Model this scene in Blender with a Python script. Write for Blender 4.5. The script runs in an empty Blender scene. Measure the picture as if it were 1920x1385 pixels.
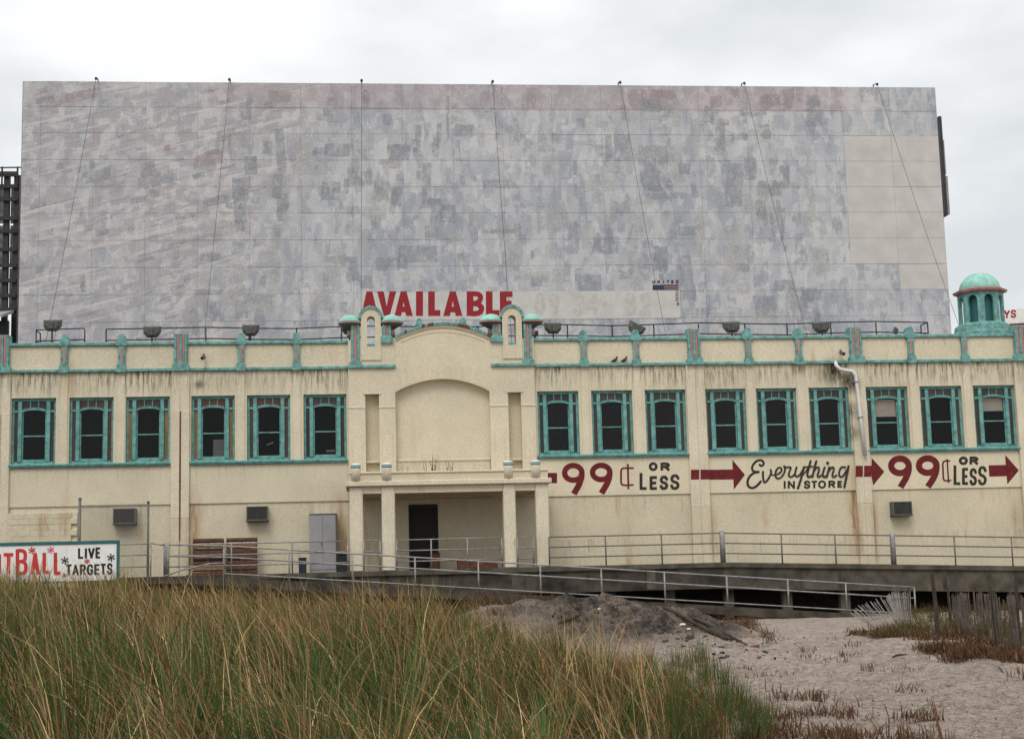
import bpy, math, random
import numpy as np
from mathutils import Matrix, Vector, noise as mnoise
random.seed(7); rng = np.random.default_rng(7)
sc = bpy.context.scene
COL = sc.collection
# ------------------------------------------------------------------ camera
IW, IH, FPX = 1920, 1385, 2815.6
PITCH, ROLL, YAW = math.radians(7.936), math.radians(1.489), math.radians(5.809)
CAM = np.array([0.0, -54.0, 1.65])
FWD = np.array([math.sin(YAW)*math.cos(PITCH), math.cos(YAW)*math.cos(PITCH), math.sin(PITCH)])
_r = np.array([math.cos(YAW), -math.sin(YAW), 0.0]); _u = np.cross(_r, FWD)
RIGHT = math.cos(ROLL)*_r - math.sin(ROLL)*_u
UP = math.sin(ROLL)*_r + math.cos(ROLL)*_u
cd = bpy.data.cameras.new('camera'); cam = bpy.data.objects.new('camera', cd); COL.objects.link(cam)
cd.sensor_fit = 'HORIZONTAL'; cd.sensor_width = 36.0; cd.lens = 36.0*FPX/IW; cd.clip_end = 3000; cd.clip_start = 0.1
cam.matrix_world = Matrix(((RIGHT[0], UP[0], -FWD[0], CAM[0]), (RIGHT[1], UP[1], -FWD[1], CAM[1]), (RIGHT[2], UP[2], -FWD[2], CAM[2]), (0, 0, 0, 1)))
sc.camera = cam
def ray(x, y): return FWD*FPX + RIGHT*(x-IW/2) - UP*(y-IH/2)
def onY(x, y, Y=0.0):                      # photo pixel -> point on the vertical plane y = Y
    d = ray(x, y); return CAM + d*((Y-CAM[1])/d[1])
def onZ(x, y, Z=0.0):                      # photo pixel -> point on the level plane z = Z
    d = ray(x, y); return CAM + d*((Z-CAM[2])/d[2])
# ------------------------------------------------------------------ sky, sun, exposure
SUN_EL, SUN_AZ = math.radians(52), math.radians(200)     # azimuth clockwise from +Y: behind the camera, a little to the left
w = bpy.data.worlds.new('World'); sc.world = w; w.use_nodes = True
nt = w.node_tree; N = nt.nodes; L = nt.links; N.clear()
wo = N.new('ShaderNodeOutputWorld'); bg = N.new('ShaderNodeBackground'); L.new(bg.outputs[0], wo.inputs[0])
sky = N.new('ShaderNodeTexSky'); sky.sky_type = 'NISHITA'; sky.sun_disc = False
sky.sun_elevation = SUN_EL; sky.sun_rotation = SUN_AZ; sky.dust_density = 3.0
tc = N.new('ShaderNodeTexCoord'); sx = N.new('ShaderNodeSeparateXYZ'); L.new(tc.outputs['Generated'], sx.inputs[0])
mp = N.new('ShaderNodeMapping'); mp.inputs['Scale'].default_value = (1.0, 1.0, 2.4); mp.inputs['Location'].default_value = (3.1, 1.3, 0.35)
L.new(tc.outputs['Generated'], mp.inputs[0])
cn = N.new('ShaderNodeTexNoise'); cn.inputs['Scale'].default_value = 3.2; cn.inputs['Detail'].default_value = 6; cn.inputs['Roughness'].default_value = .5
L.new(mp.outputs[0], cn.inputs['Vector'])
cr = N.new('ShaderNodeValToRGB'); cr.color_ramp.elements[0].position = .36; cr.color_ramp.elements[1].position = .62
cr.color_ramp.elements[0].color = (7.5, 7.85, 8.05, 1); cr.color_ramp.elements[1].color = (11.2, 11.3, 11.3, 1)
L.new(cn.outputs[0], cr.inputs[0])
zr = N.new('ShaderNodeMapRange'); zr.inputs[1].default_value = 0.36; zr.inputs[2].default_value = 1; zr.inputs[3].default_value = 1.0; zr.inputs[4].default_value = 1.5
L.new(sx.outputs[2], zr.inputs[0])         # an overcast sky is brighter towards the zenith
vm = N.new('ShaderNodeVectorMath'); vm.operation = 'SCALE'; L.new(cr.outputs[0], vm.inputs[0]); L.new(zr.outputs[0], vm.inputs['Scale'])
mx = N.new('ShaderNodeMixRGB'); mx.inputs[0].default_value = .93; L.new(sky.outputs[0], mx.inputs[1]); L.new(vm.outputs[0], mx.inputs[2])
L.new(mx.outputs[0], bg.inputs[0]); bg.inputs[1].default_value = 0.10
sd = bpy.data.lights.new('sun', 'SUN'); sd.energy = 1.5; sd.angle = math.radians(25); sd.color = (1.0, .95, .88)
so = bpy.data.objects.new('sun', sd); COL.objects.link(so)
sdir = Vector((math.sin(SUN_AZ)*math.cos(SUN_EL), math.cos(SUN_AZ)*math.cos(SUN_EL), math.sin(SUN_EL)))
so.rotation_euler = sdir.to_track_quat('Z', 'Y').to_euler(); so.location = (-20, -60, 60)
sc.view_settings.view_transform = 'Standard'; sc.view_settings.look = 'None'
sc.view_settings.exposure = 0.0; sc.view_settings.gamma = 1.0; sc.view_settings.use_curve_mapping = False
# ------------------------------------------------------------------ materials
def ramp(nt, fac, p0, c0, p1, c1):
    r = nt.nodes.new('ShaderNodeValToRGB'); e = r.color_ramp.elements
    e[0].position = p0; e[1].position = p1
    e[0].color = tuple(c0)+(1,) if len(c0) == 3 else c0; e[1].color = tuple(c1)+(1,) if len(c1) == 3 else c1
    nt.links.new(fac, r.inputs[0]); return r.outputs[0]
def noise(nt, vec, scale, detail=4, rough=.55, dist=0):
    n = nt.nodes.new('ShaderNodeTexNoise'); n.inputs['Scale'].default_value = scale; n.inputs['Detail'].default_value = detail
    n.inputs['Roughness'].default_value = rough; n.inputs['Distortion'].default_value = dist; nt.links.new(vec, n.inputs['Vector']); return n.outputs[0]
def mapping(nt, vec, scale, loc=(0, 0, 0)):
    m = nt.nodes.new('ShaderNodeMapping'); m.inputs['Scale'].default_value = scale; m.inputs['Location'].default_value = loc; nt.links.new(vec, m.inputs[0]); return m.outputs[0]
def mix(nt, fac, a, b, mode='MIX'):
    m = nt.nodes.new('ShaderNodeMixRGB'); m.blend_type = mode
    for i, v in ((0, fac), (1, a), (2, b)):
        if isinstance(v, (int, float)): m.inputs[i].default_value = v
        elif isinstance(v, (tuple, list)): m.inputs[i].default_value = tuple(v)+(1,)
        else: nt.links.new(v, m.inputs[i])
    return m.outputs[0]
def math_(nt, op, a, b=0.0, clamp=False):
    m = nt.nodes.new('ShaderNodeMath'); m.operation = op; m.use_clamp = clamp
    for i, v in ((0, a), (1, b)):
        if isinstance(v, (int, float)): m.inputs[i].default_value = v
        else: nt.links.new(v, m.inputs[i])
    return m.outputs[0]
def maprange(nt, v, a, b, c=0.0, d=1.0, smooth=True):
    m = nt.nodes.new('ShaderNodeMapRange'); m.interpolation_type = 'SMOOTHSTEP' if smooth else 'LINEAR'
    for i, k in enumerate((a, b, c, d)): m.inputs[i+1].default_value = k
    nt.links.new(v, m.inputs[0]); return m.outputs[0]
def newmat(name):
    m = bpy.data.materials.new(name); m.use_nodes = True; t = m.node_tree
    b = t.nodes['Principled BSDF']; g = t.nodes.new('ShaderNodeNewGeometry'); return m, t, b, g.outputs['Position']
def bump(t, b, h, strength, dist=.01):
    n = t.nodes.new('ShaderNodeBump'); n.inputs['Strength'].default_value = strength; n.inputs['Distance'].default_value = dist
    t.links.new(h, n.inputs['Height']); t.links.new(n.outputs[0], b.inputs['Normal'])
def mat(name, base, rough=.75, var=.18, scale=2.0, dirt=(.05, .045, .035), dirtamt=.25, bstr=.3, bscale=40, metal=0.0, spec=.3):
    m, t, b, pos = newmat(name)
    n1 = noise(t, pos, scale, 5); c = ramp(t, n1, .3, [v*(1-var) for v in base], .7, [min(1, v*(1+var)) for v in base])
    if dirtamt > 0:
        n2 = noise(t, mapping(t, pos, (1, 1, .5)), scale*3.1, 6, .7)
        f = maprange(t, n2, .56, .8, 0, dirtamt); c = mix(t, f, c, dirt)
    t.links.new(c, b.inputs['Base Color']); b.inputs['Roughness'].default_value = rough; b.inputs['Metallic'].default_value = metal
    b.inputs['Specular IOR Level'].default_value = spec
    if bstr: bump(t, b, noise(t, pos, bscale, 3), bstr)
    return m
def wallmat(name, base, streak=1.0, warm=1.0):
    m, t, b, pos = newmat(name); sp = t.nodes.new('ShaderNodeSeparateXYZ'); t.links.new(pos, sp.inputs[0]); z = sp.outputs[2]
    c = ramp(t, noise(t, pos, .55, 4), .3, [v*.86 for v in base], .72, [v*1.07 for v in base])
    c = mix(t, maprange(t, noise(t, pos, 5.5, 6, .7), .45, .75, 0, .22), c, [v*.62 for v in base])
    # sandy mottling of the render coat
    c = mix(t, maprange(t, noise(t, pos, 24, 4, .85), .40, .64, 0, .48), c, [v*.50 for v in base])
    c = mix(t, maprange(t, noise(t, mapping(t, pos, (1, 1, 1), (7, 3, 1)), 19, 4, .85), .50, .66, 0, .4), c, [min(.9, v*1.3) for v in base])
    # orange-brown seepage blotches, long in z
    f = maprange(t, noise(t, mapping(t, pos, (.7, .7, .12), (4.3, 0, 2)), 1.5, 5, .6), .56, .74, 0, .62*warm); c = mix(t, f, c, (.37, .235, .115))
    # drip streaks that start at the cornice and at the ledge below the sills and run out downwards
    st = noise(t, mapping(t, pos, (5.5, 5.5, .55)), 1.6, 6, .75)
    for z0, ln, amt, lo in ((9.30, 1.25, 1.0, .43), (10.3, .7, .5, .52), (5.95, .9, .55, .51), (4.6, 1.0, .5, .52), (3.0, 1.3, .6, .50)):
        up = maprange(t, z, z0, z0+.02, 1, 0); dn = maprange(t, z, z0-ln, z0, 0, 1)
        msk = math_(t, 'MULTIPLY', math_(t, 'MULTIPLY', up, dn), maprange(t, noise(t, mapping(t, pos, (1, 1, .05), (z0, 0, 0)), 1.15, 3), .36, .56, .42, 1))
        f = math_(t, 'MULTIPLY', maprange(t, st, lo, lo+.2, 0, amt*streak), msk); c = mix(t, f, c, (.055, .05, .035))
    # rust runs beside the pilasters
    x_ = sp.outputs[0]
    for xc, hw_, za, zb, amt in ((18.02, .35, 2.0, 6.2, .75), (18.75, .25, 1.8, 4.6, .6), (-5.9, .45, 2.0, 5.6, .55), (12.7, .3, 2.0, 4.5, .35), (-.75, .4, 2.0, 4.4, .35), (24.2, .3, 2, 4.5, .4)):
        fx = maprange(t, math_(t, 'ABSOLUTE', math_(t, 'SUBTRACT', x_, xc)), 0, hw_, 1, 0); fz = math_(t, 'MULTIPLY', maprange(t, z, za, za+.4), maprange(t, z, zb-1.2, zb, 1, 0))
        f = math_(t, 'MULTIPLY', math_(t, 'MULTIPLY', fx, fz), maprange(t, noise(t, mapping(t, pos, (3, 3, .5)), 1.8, 6, .7), .34, .62, .1, amt*warm)); c = mix(t, f, c, (.30, .16, .07))
    # mould where the downspout leaks
    for p0, rad, amt in (((17.5, 0, 8.98), .75, 1.0), ((18.1, 0, 8.55), .6, .95), ((18.12, 0, 7.5), .55, .7), ((18.12, 0, 6.7), .5, .7), ((-5.75, 0, 8.8), .28, .75), ((16.2, 0, 9.1), .4, .7)):
        vd = t.nodes.new('ShaderNodeVectorMath'); vd.operation = 'DISTANCE'; t.links.new(pos, vd.inputs[0]); vd.inputs[1].default_value = p0
        f = math_(t, 'MULTIPLY', maprange(t, vd.outputs['Value'], 0, rad, 1, 0), maprange(t, noise(t, mapping(t, pos, (3, 3, 1.2)), 2.2, 6, .75), .34, .52, 0, amt)); c = mix(t, f, c, (.03, .035, .018))
    t.links.new(c, b.inputs['Base Color']); b.inputs['Roughness'].default_value = .9; b.inputs['Specular IOR Level'].default_value = .15
    bump(t, b, noise(t, pos, 55, 4, .7), .55, .012)
    return m
CREAM = (.675, .605, .455)
M = {}
M['wall'] = wallmat('cream_stucco', CREAM)
M['wall_low'] = wallmat('cream_stucco_lower', (.65, .575, .425), .8, 1.3)
M['trim'] = wallmat('cream_trim', (.69, .62, .475), .5, .6)
M['sign_band'] = wallmat('pale_cream_sign_band', (.72, .645, .48), .45, .5)
M['wall_plain'] = wallmat('cream_stucco_pavilion', CREAM, .12, .5)
M['teal'] = mat('teal_paint', (.135, .30, .278), .7, .42, 6.0, (.16, .12, .08), .75, .3, 30)
M['teal_light'] = mat('pale_teal_copper', (.25, .49, .42), .6, .2, 3.0, (.12, .10, .06), .4, .3, 30)
M['teal_window'] = mat('teal_window_paint', (.122, .295, .275), .6, .38, 6.0, (.02, .045, .04), .75, .2, 30)
M['pink'] = mat('pink_paint', (.43, .20, .18), .7, .2, 4, (.12, .06, .05), .45)
M['bluecap'] = mat('pale_blue_paint', (.20, .34, .40), .6, .1, 4, dirtamt=.2)
M['whitecap'] = mat('white_paint', (.72, .70, .64), .6, .08, 4, dirtamt=.2)
M['redpaint'] = mat('oxblood_sign_paint', (.125, .010, .013), .75, .3, 3, (.45, .30, .21), .6, .2)
M['blackpaint'] = mat('black_sign_paint', (.030, .026, .018), .75, .3, 4, (.42, .34, .22), .5, .2)
M['billred'] = mat('red_billboard_vinyl', (.27, .013, .02), .6, .1, 2, (.2, .1, .1), .15, .1)
M['navy'] = mat('navy_print', (.035, .04, .08), .7, .1, 3, dirtamt=.1)
M['white'] = mat('white_board_paint', (.74, .74, .71), .5, .06, 3, (.25, .2, .12), .3, .1)
M['signframe'] = mat('dark_teal_frame', (.03, .12, .12), .5, .1, 3)
M['signred'] = mat('red_lettering', (.50, .03, .03), .6, .1, 3, dirtamt=.1)
M['signpink'] = mat('pink_lettering', (.65, .12, .22), .6, .1, 3, dirtamt=.1)
M['black'] = mat('black_lettering', (.015, .015, .014), .6, .1, 3, dirtamt=.05)
M['steel_dark'] = mat('dark_painted_steel', (.035, .035, .036), .6, .2, 3, (.10, .045, .02), .4, metal=.0)
M['galv'] = mat('galvanised_pipe', (.25, .24, .235), .55, .3, 7, (.10, .07, .05), .8, .1, 60, metal=.35, spec=.4)
M['galv_dark'] = mat('weathered_pipe', (.13, .12, .115), .55, .2, 5, (.09, .06, .045), .5, .1, 60, metal=.3, spec=.4)
M['lamp'] = mat('grey_cast_metal', (.085, .085, .075), .55, .2, 6, (.03, .03, .025), .4)
M['ac'] = mat('grey_ac_case', (.11, .105, .09), .6, .15, 5, (.06, .05, .04), .5)
M['dark'] = mat('dark_grille', (.02, .022, .02), .6, .2, 6, dirtamt=0)
M['cabinet'] = mat('grey_cabinet_paint', (.29, .29, .30), .55, .08, 2, (.13, .11, .1), .35, .15)
M['pallet'] = mat('reddish_pallet_wood', (.10, .045, .028), .85, .35, 5, (.03, .02, .015), .6, .6, 30)
M['pallet_light'] = mat('raw_pallet_wood', (.20, .10, .05), .85, .3, 5, (.05, .03, .02), .5, .6, 30)
M['concrete'] = mat('stained_concrete', (.078, .068, .052), .9, .6, 1.6, (.02, .019, .015), .95, .6, 25)
M['concrete_dark'] = mat('dark_concrete', (.055, .047, .036), .9, .6, 1.8, (.012, .011, .009), .95, .6, 25)
M['pvc'] = mat('white_pvc_pipe', (.62, .61, .60), .4, .08, 3, (.25, .2, .15), .35, .1)
M['interior'] = mat('dark_interior', (.014, .012, .010), .9, .4, 1.0, dirtamt=.3)
M['blind'] = mat('pale_window_blind', (.62, .55, .48), .8, .08, 4, dirtamt=.15)
M['cardboard'] = mat('grey_panel', (.20, .19, .21), .8, .08, 4, dirtamt=.15)
M['roof'] = mat('roof_gravel', (.12, .115, .11), .95, .3, 2)
M['wood_grey'] = mat('weathered_slat_wood', (.115, .092, .077), .9, .35, 6, (.05, .035, .03), .6, .5, 30)
M['post_dark'] = mat('dark_post_wood', (.045, .035, .025), .9, .3, 6, (.015, .015, .012), .5, .5)
M['bluebin'] = mat('dark_blue_plastic', (.015, .02, .045), .5, .1, 4)
M['rust'] = mat('rusty_brown', (.14, .06, .035), .85, .35, 5, (.04, .02, .015), .5)
M['trash'] = mat('white_litter', (.72, .71, .68), .7, .05, 8, dirtamt=.2)
M['asphalt'] = mat('broken_asphalt', (.055, .048, .045), .95, .4, 8, (.15, .12, .1), .4, .8, 20)
M['bird'] = mat('dark_feathers', (.025, .022, .022), .6, .3, 12, dirtamt=0)
M['beige_board'] = mat('beige_repainted_panel', (.50, .485, .46), .7, .09, 1.2, (.28, .23, .16), .28, .15, 20)
M['board_strip'] = mat('pale_repainted_strip', (.53, .515, .49), .7, .10, 1.6, (.40, .36, .32), .5, .15, 20)
M['maroon'] = mat('maroon_roof', (.10, .03, .03), .8, .2, 1)
M['panelgrey'] = mat('grey_sheet_metal', (.30, .29, .30), .7, .2, 1.4, (.06, .05, .05), .5)
M['rope'] = mat('steel_cable', (.04, .038, .036), .6, .1, 4, dirtamt=0)
def amber(name, base):
    m, t, b, pos = newmat(name)
    c = ramp(t, noise(t, mapping(t, pos, (1, 1, .3)), 3, 4), .3, [v*.6 for v in base], .7, [v*1.25 for v in base])
    t.links.new(c, b.inputs['Base Color']); b.inputs['Roughness'].default_value = .28; b.inputs['Specular IOR Level'].default_value = .4
    bump(t, b, noise(t, pos, 60, 2), .25, .004); return m
M['amber'] = amber('amber_textured_glass', (.20, .125, .045))
M['brown_glass'] = amber('brown_textured_glass', (.05, .034, .026))
M['dark_glass'] = amber('dark_textured_glass', (.028, .023, .02))
M['red_glass'] = amber('red_brown_textured_glass', (.085, .028, .018))
def glassmat():
    m = bpy.data.materials.new('window_glass'); m.use_nodes = True; t = m.node_tree; t.nodes.clear()
    o = t.nodes.new('ShaderNodeOutputMaterial'); mx = t.nodes.new('ShaderNodeMixShader'); tr = t.nodes.new('ShaderNodeBsdfTransparent'); gl = t.nodes.new('ShaderNodeBsdfGlossy')
    fr = t.nodes.new('ShaderNodeFresnel'); fr.inputs[0].default_value = 1.45; tr.inputs[0].default_value = (.86, .86, .85, 1); gl.inputs['Roughness'].default_value = .03
    g = t.nodes.new('ShaderNodeNewGeometry'); nb = t.nodes.new('ShaderNodeBump'); nb.inputs['Strength'].default_value = .08
    t.links.new(noise(t, g.outputs['Position'], 2.5, 2), nb.inputs['Height']); t.links.new(nb.outputs[0], gl.inputs['Normal'])
    f = math_(t, 'MULTIPLY', fr.outputs[0], .40)
    t.links.new(f, mx.inputs[0]); t.links.new(tr.outputs[0], mx.inputs[1]); t.links.new(gl.outputs[0], mx.inputs[2]); t.links.new(mx.outputs[0], o.inputs[0]); return m
M['glass'] = glassmat()
def boardmat():
    m, t, b, pos = newmat('weathered_billboard_paint')
    sp = t.nodes.new('ShaderNodeSeparateXYZ'); t.links.new(pos, sp.inputs[0]); x, z = sp.outputs[0], sp.outputs[2]
    pale = (.585, .58, .575); blue = (.32, .345, .39)
    def vor(vec, scale):
        v = t.nodes.new('ShaderNodeTexVoronoi'); v.distance = 'CHEBYCHEV'; v.inputs['Scale'].default_value = scale
        t.links.new(vec, v.inputs['Vector']); s2 = t.nodes.new('ShaderNodeSeparateColor'); t.links.new(v.outputs['Color'], s2.inputs[0]); return s2.outputs[0]
    flat = mapping(t, pos, (1, 0, 1))
    wob = t.nodes.new('ShaderNodeTexNoise'); wob.inputs['Scale'].default_value = 2.4; wob.inputs['Detail'].default_value = 6; wob.inputs['Roughness'].default_value = .7; t.links.new(flat, wob.inputs['Vector'])
    wv = t.nodes.new('ShaderNodeVectorMath'); wv.operation = 'MULTIPLY_ADD'; t.links.new(wob.outputs['Color'], wv.inputs[0]); wv.inputs[1].default_value = (.10, 0, .10); t.links.new(flat, wv.inputs[2])
    W_ = wv.outputs[0]
    v1 = vor(mapping(t, W_, (.45, 0, .40), (0, .5, 0)), 1.0); v2 = vor(mapping(t, W_, (1.7, 0, .75), (7, .5, 3)), 1.0); v3 = vor(mapping(t, W_, (3.4, 0, 1.9), (1, .5, 9)), 1.0)
    n1 = noise(t, flat, .14, 3); n2 = noise(t, flat, 2.0, 8, .78); n3 = noise(t, flat, 9, 5, .8)
    f = math_(t, 'MULTIPLY', v1, .13)
    for k, a in ((v2, .20), (v3, .24), (n1, .34), (n2, .34), (n3, .56)): f = math_(t, 'ADD', f, math_(t, 'MULTIPLY', k, a))
    f = maprange(t, f, .74, 1.08, 0, 1, False); c = mix(t, f, pale, blue)
    # upright torn strips where the paper came away
    ts = vor(mapping(t, W_, (2.2, 0, .7), (3, .5, 1)), 1.0); c = mix(t, maprange(t, ts, .74, .78, 0, .30), c, (.57, .555, .535))
    ts2 = vor(mapping(t, W_, (2.9, 0, 1.1), (13, .5, 5)), 1.0); c = mix(t, math_(t, 'MULTIPLY', maprange(t, ts2, .84, .87, 0, .6), maprange(t, n2, .4, .55)), c, (.235, .25, .285))
    # pink printed band along the top
    pz = math_(t, 'MULTIPLY', maprange(t, z, 24.05, 24.18), maprange(t, x, -8.0, -5.0)); pz = math_(t, 'MULTIPLY', pz, maprange(t, x, 23.8, 24.6, 1, 0))
    c = mix(t, math_(t, 'MULTIPLY', pz, maprange(t, n2, .35, .62, .15, .72)), c, (.375, .27, .29))
    # ghost of an aerial picture at the left end: slanting blocks and pale streets
    def rot(sx_, sz_, ang=-14):
        q = t.nodes.new('ShaderNodeMapping'); q.vector_type = 'TEXTURE'; q.inputs['Rotation'].default_value = (0, math.radians(ang), 0); t.links.new(W_, q.inputs[0]); return mapping(t, q.outputs[0], (sx_, 0, sz_), (0, .5, 0))
    lm = maprange(t, math_(t, 'ADD', x, math_(t, 'MULTIPLY', z, -.25)), -6.0, -10.5)
    bl = vor(rot(2.3, 3.6), 1.0); c = mix(t, math_(t, 'MULTIPLY', maprange(t, bl, .60, .66, 0, .62), lm), c, (.30, .28, .295))
    c = mix(t, math_(t, 'MULTIPLY', maprange(t, n2, .42, .6, .05, .4), lm), c, (.48, .41, .40))
    ln = noise(t, rot(.10, 3.0), 1.3, 4, .6); c = mix(t, math_(t, 'MULTIPLY', maprange(t, ln, .60, .62, 0, .7), lm), c, (.62, .58, .555))
    ln2 = noise(t, rot(.16, 4.2, -15), 1.4, 5, .65); c = mix(t, math_(t, 'MULTIPLY', maprange(t, ln2, .615, .655, 0, .6), lm), c, (.20, .185, .20))
    # dark scabs, and film-fine speckle of the weathered paint
    n4 = noise(t, mapping(t, flat, (1, 0, .7), (5, 0, 0)), 3.0, 6, .85); c = mix(t, maprange(t, n4, .685, .74, 0, .8), c, (.12, .125, .16))
    n5 = noise(t, flat, 15, 4, .9); c = mix(t, maprange(t, n5, .40, .62, 0, .42), c, (.25, .26, .30)); n6 = noise(t, mapping(t, flat, (1, 0, 1), (31, 0, 3)), 13, 4, .9); c = mix(t, maprange(t, n6, .48, .66, 0, .45), c, (.66, .65, .63))
    t.links.new(c, b.inputs['Base Color']); b.inputs['Roughness'].default_value = .8; b.inputs['Specular IOR Level'].default_value = .2
    bump(t, b, n3, .3, .01); return m
M['board'] = boardmat()
def sandmat():
    m, t, b, pos = newmat('beach_sand')
    at = t.nodes.new('ShaderNodeAttribute'); at.attribute_name = 'cover'
    s2 = t.nodes.new('ShaderNodeSeparateColor'); t.links.new(at.outputs['Color'], s2.inputs[0])
    n1 = noise(t, pos, .8, 5); n2 = noise(t, pos, 5, 7, .8); n3 = noise(t, pos, 34, 4, .8)
    c = ramp(t, n1, .3, (.42, .335, .28), .7, (.57, .47, .40))
    c = mix(t, maprange(t, n2, .46, .64, 0, .65), c, (.20, .16, .13)); c = mix(t, maprange(t, n3, .46, .62, 0, .6), c, (.15, .12, .10))
    c = mix(t, maprange(t, noise(t, mapping(t, pos, (1, .45, 1), (3, 1, 0)), 10, 5, .9), .50, .60, 0, .75), c, (.15, .115, .09))
    c = mix(t, maprange(t, noise(t, mapping(t, pos, (1, .5, 1)), 13, 5, .9), .54, .63, 0, .8), c, (.64, .57, .50))
    lit = ramp(t, n2, .35, (.028, .02, .013), .7, (.11, .07, .042)); c = mix(t, s2.outputs[0], c, lit)          # dead grass litter on the dune
    drk = ramp(t, noise(t, mapping(t, pos, (1, .35, 1)), 3.0, 8, .8), .42, (.022, .018, .015), .60, (.19, .15, .12)); c = mix(t, s2.outputs[1], c, drk)   # dredged dark soil of the mound
    t.links.new(c, b.inputs['Base Color']); b.inputs['Roughness'].default_value = .95; b.inputs['Specular IOR Level'].default_value = .1
    hsum = math_(t, 'ADD', math_(t, 'MULTIPLY', n2, 1.0), math_(t, 'MULTIPLY', n3, .35)); bump(t, b, hsum, 1.0, .11); return m
M['sand'] = sandmat()
def plantmat(name, trans=.3):
    m = bpy.data.materials.new(name); m.use_nodes = True; t = m.node_tree; t.nodes.clear()
    o = t.nodes.new('ShaderNodeOutputMaterial'); a = t.nodes.new('ShaderNodeAttribute'); a.attribute_name = 'Col'
    d = t.nodes.new('ShaderNodeBsdfDiffuse'); tr = t.nodes.new('ShaderNodeBsdfTranslucent'); mx = t.nodes.new('ShaderNodeMixShader'); mx.inputs[0].default_value = trans
    t.links.new(a.outputs['Color'], d.inputs[0]); t.links.new(a.outputs['Color'], tr.inputs[0]); t.links.new(d.outputs[0], mx.inputs[1]); t.links.new(tr.outputs[0], mx.inputs[2]); t.links.new(mx.outputs[0], o.inputs[0]); return m
M['plant'] = plantmat('grass_and_weeds')
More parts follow.
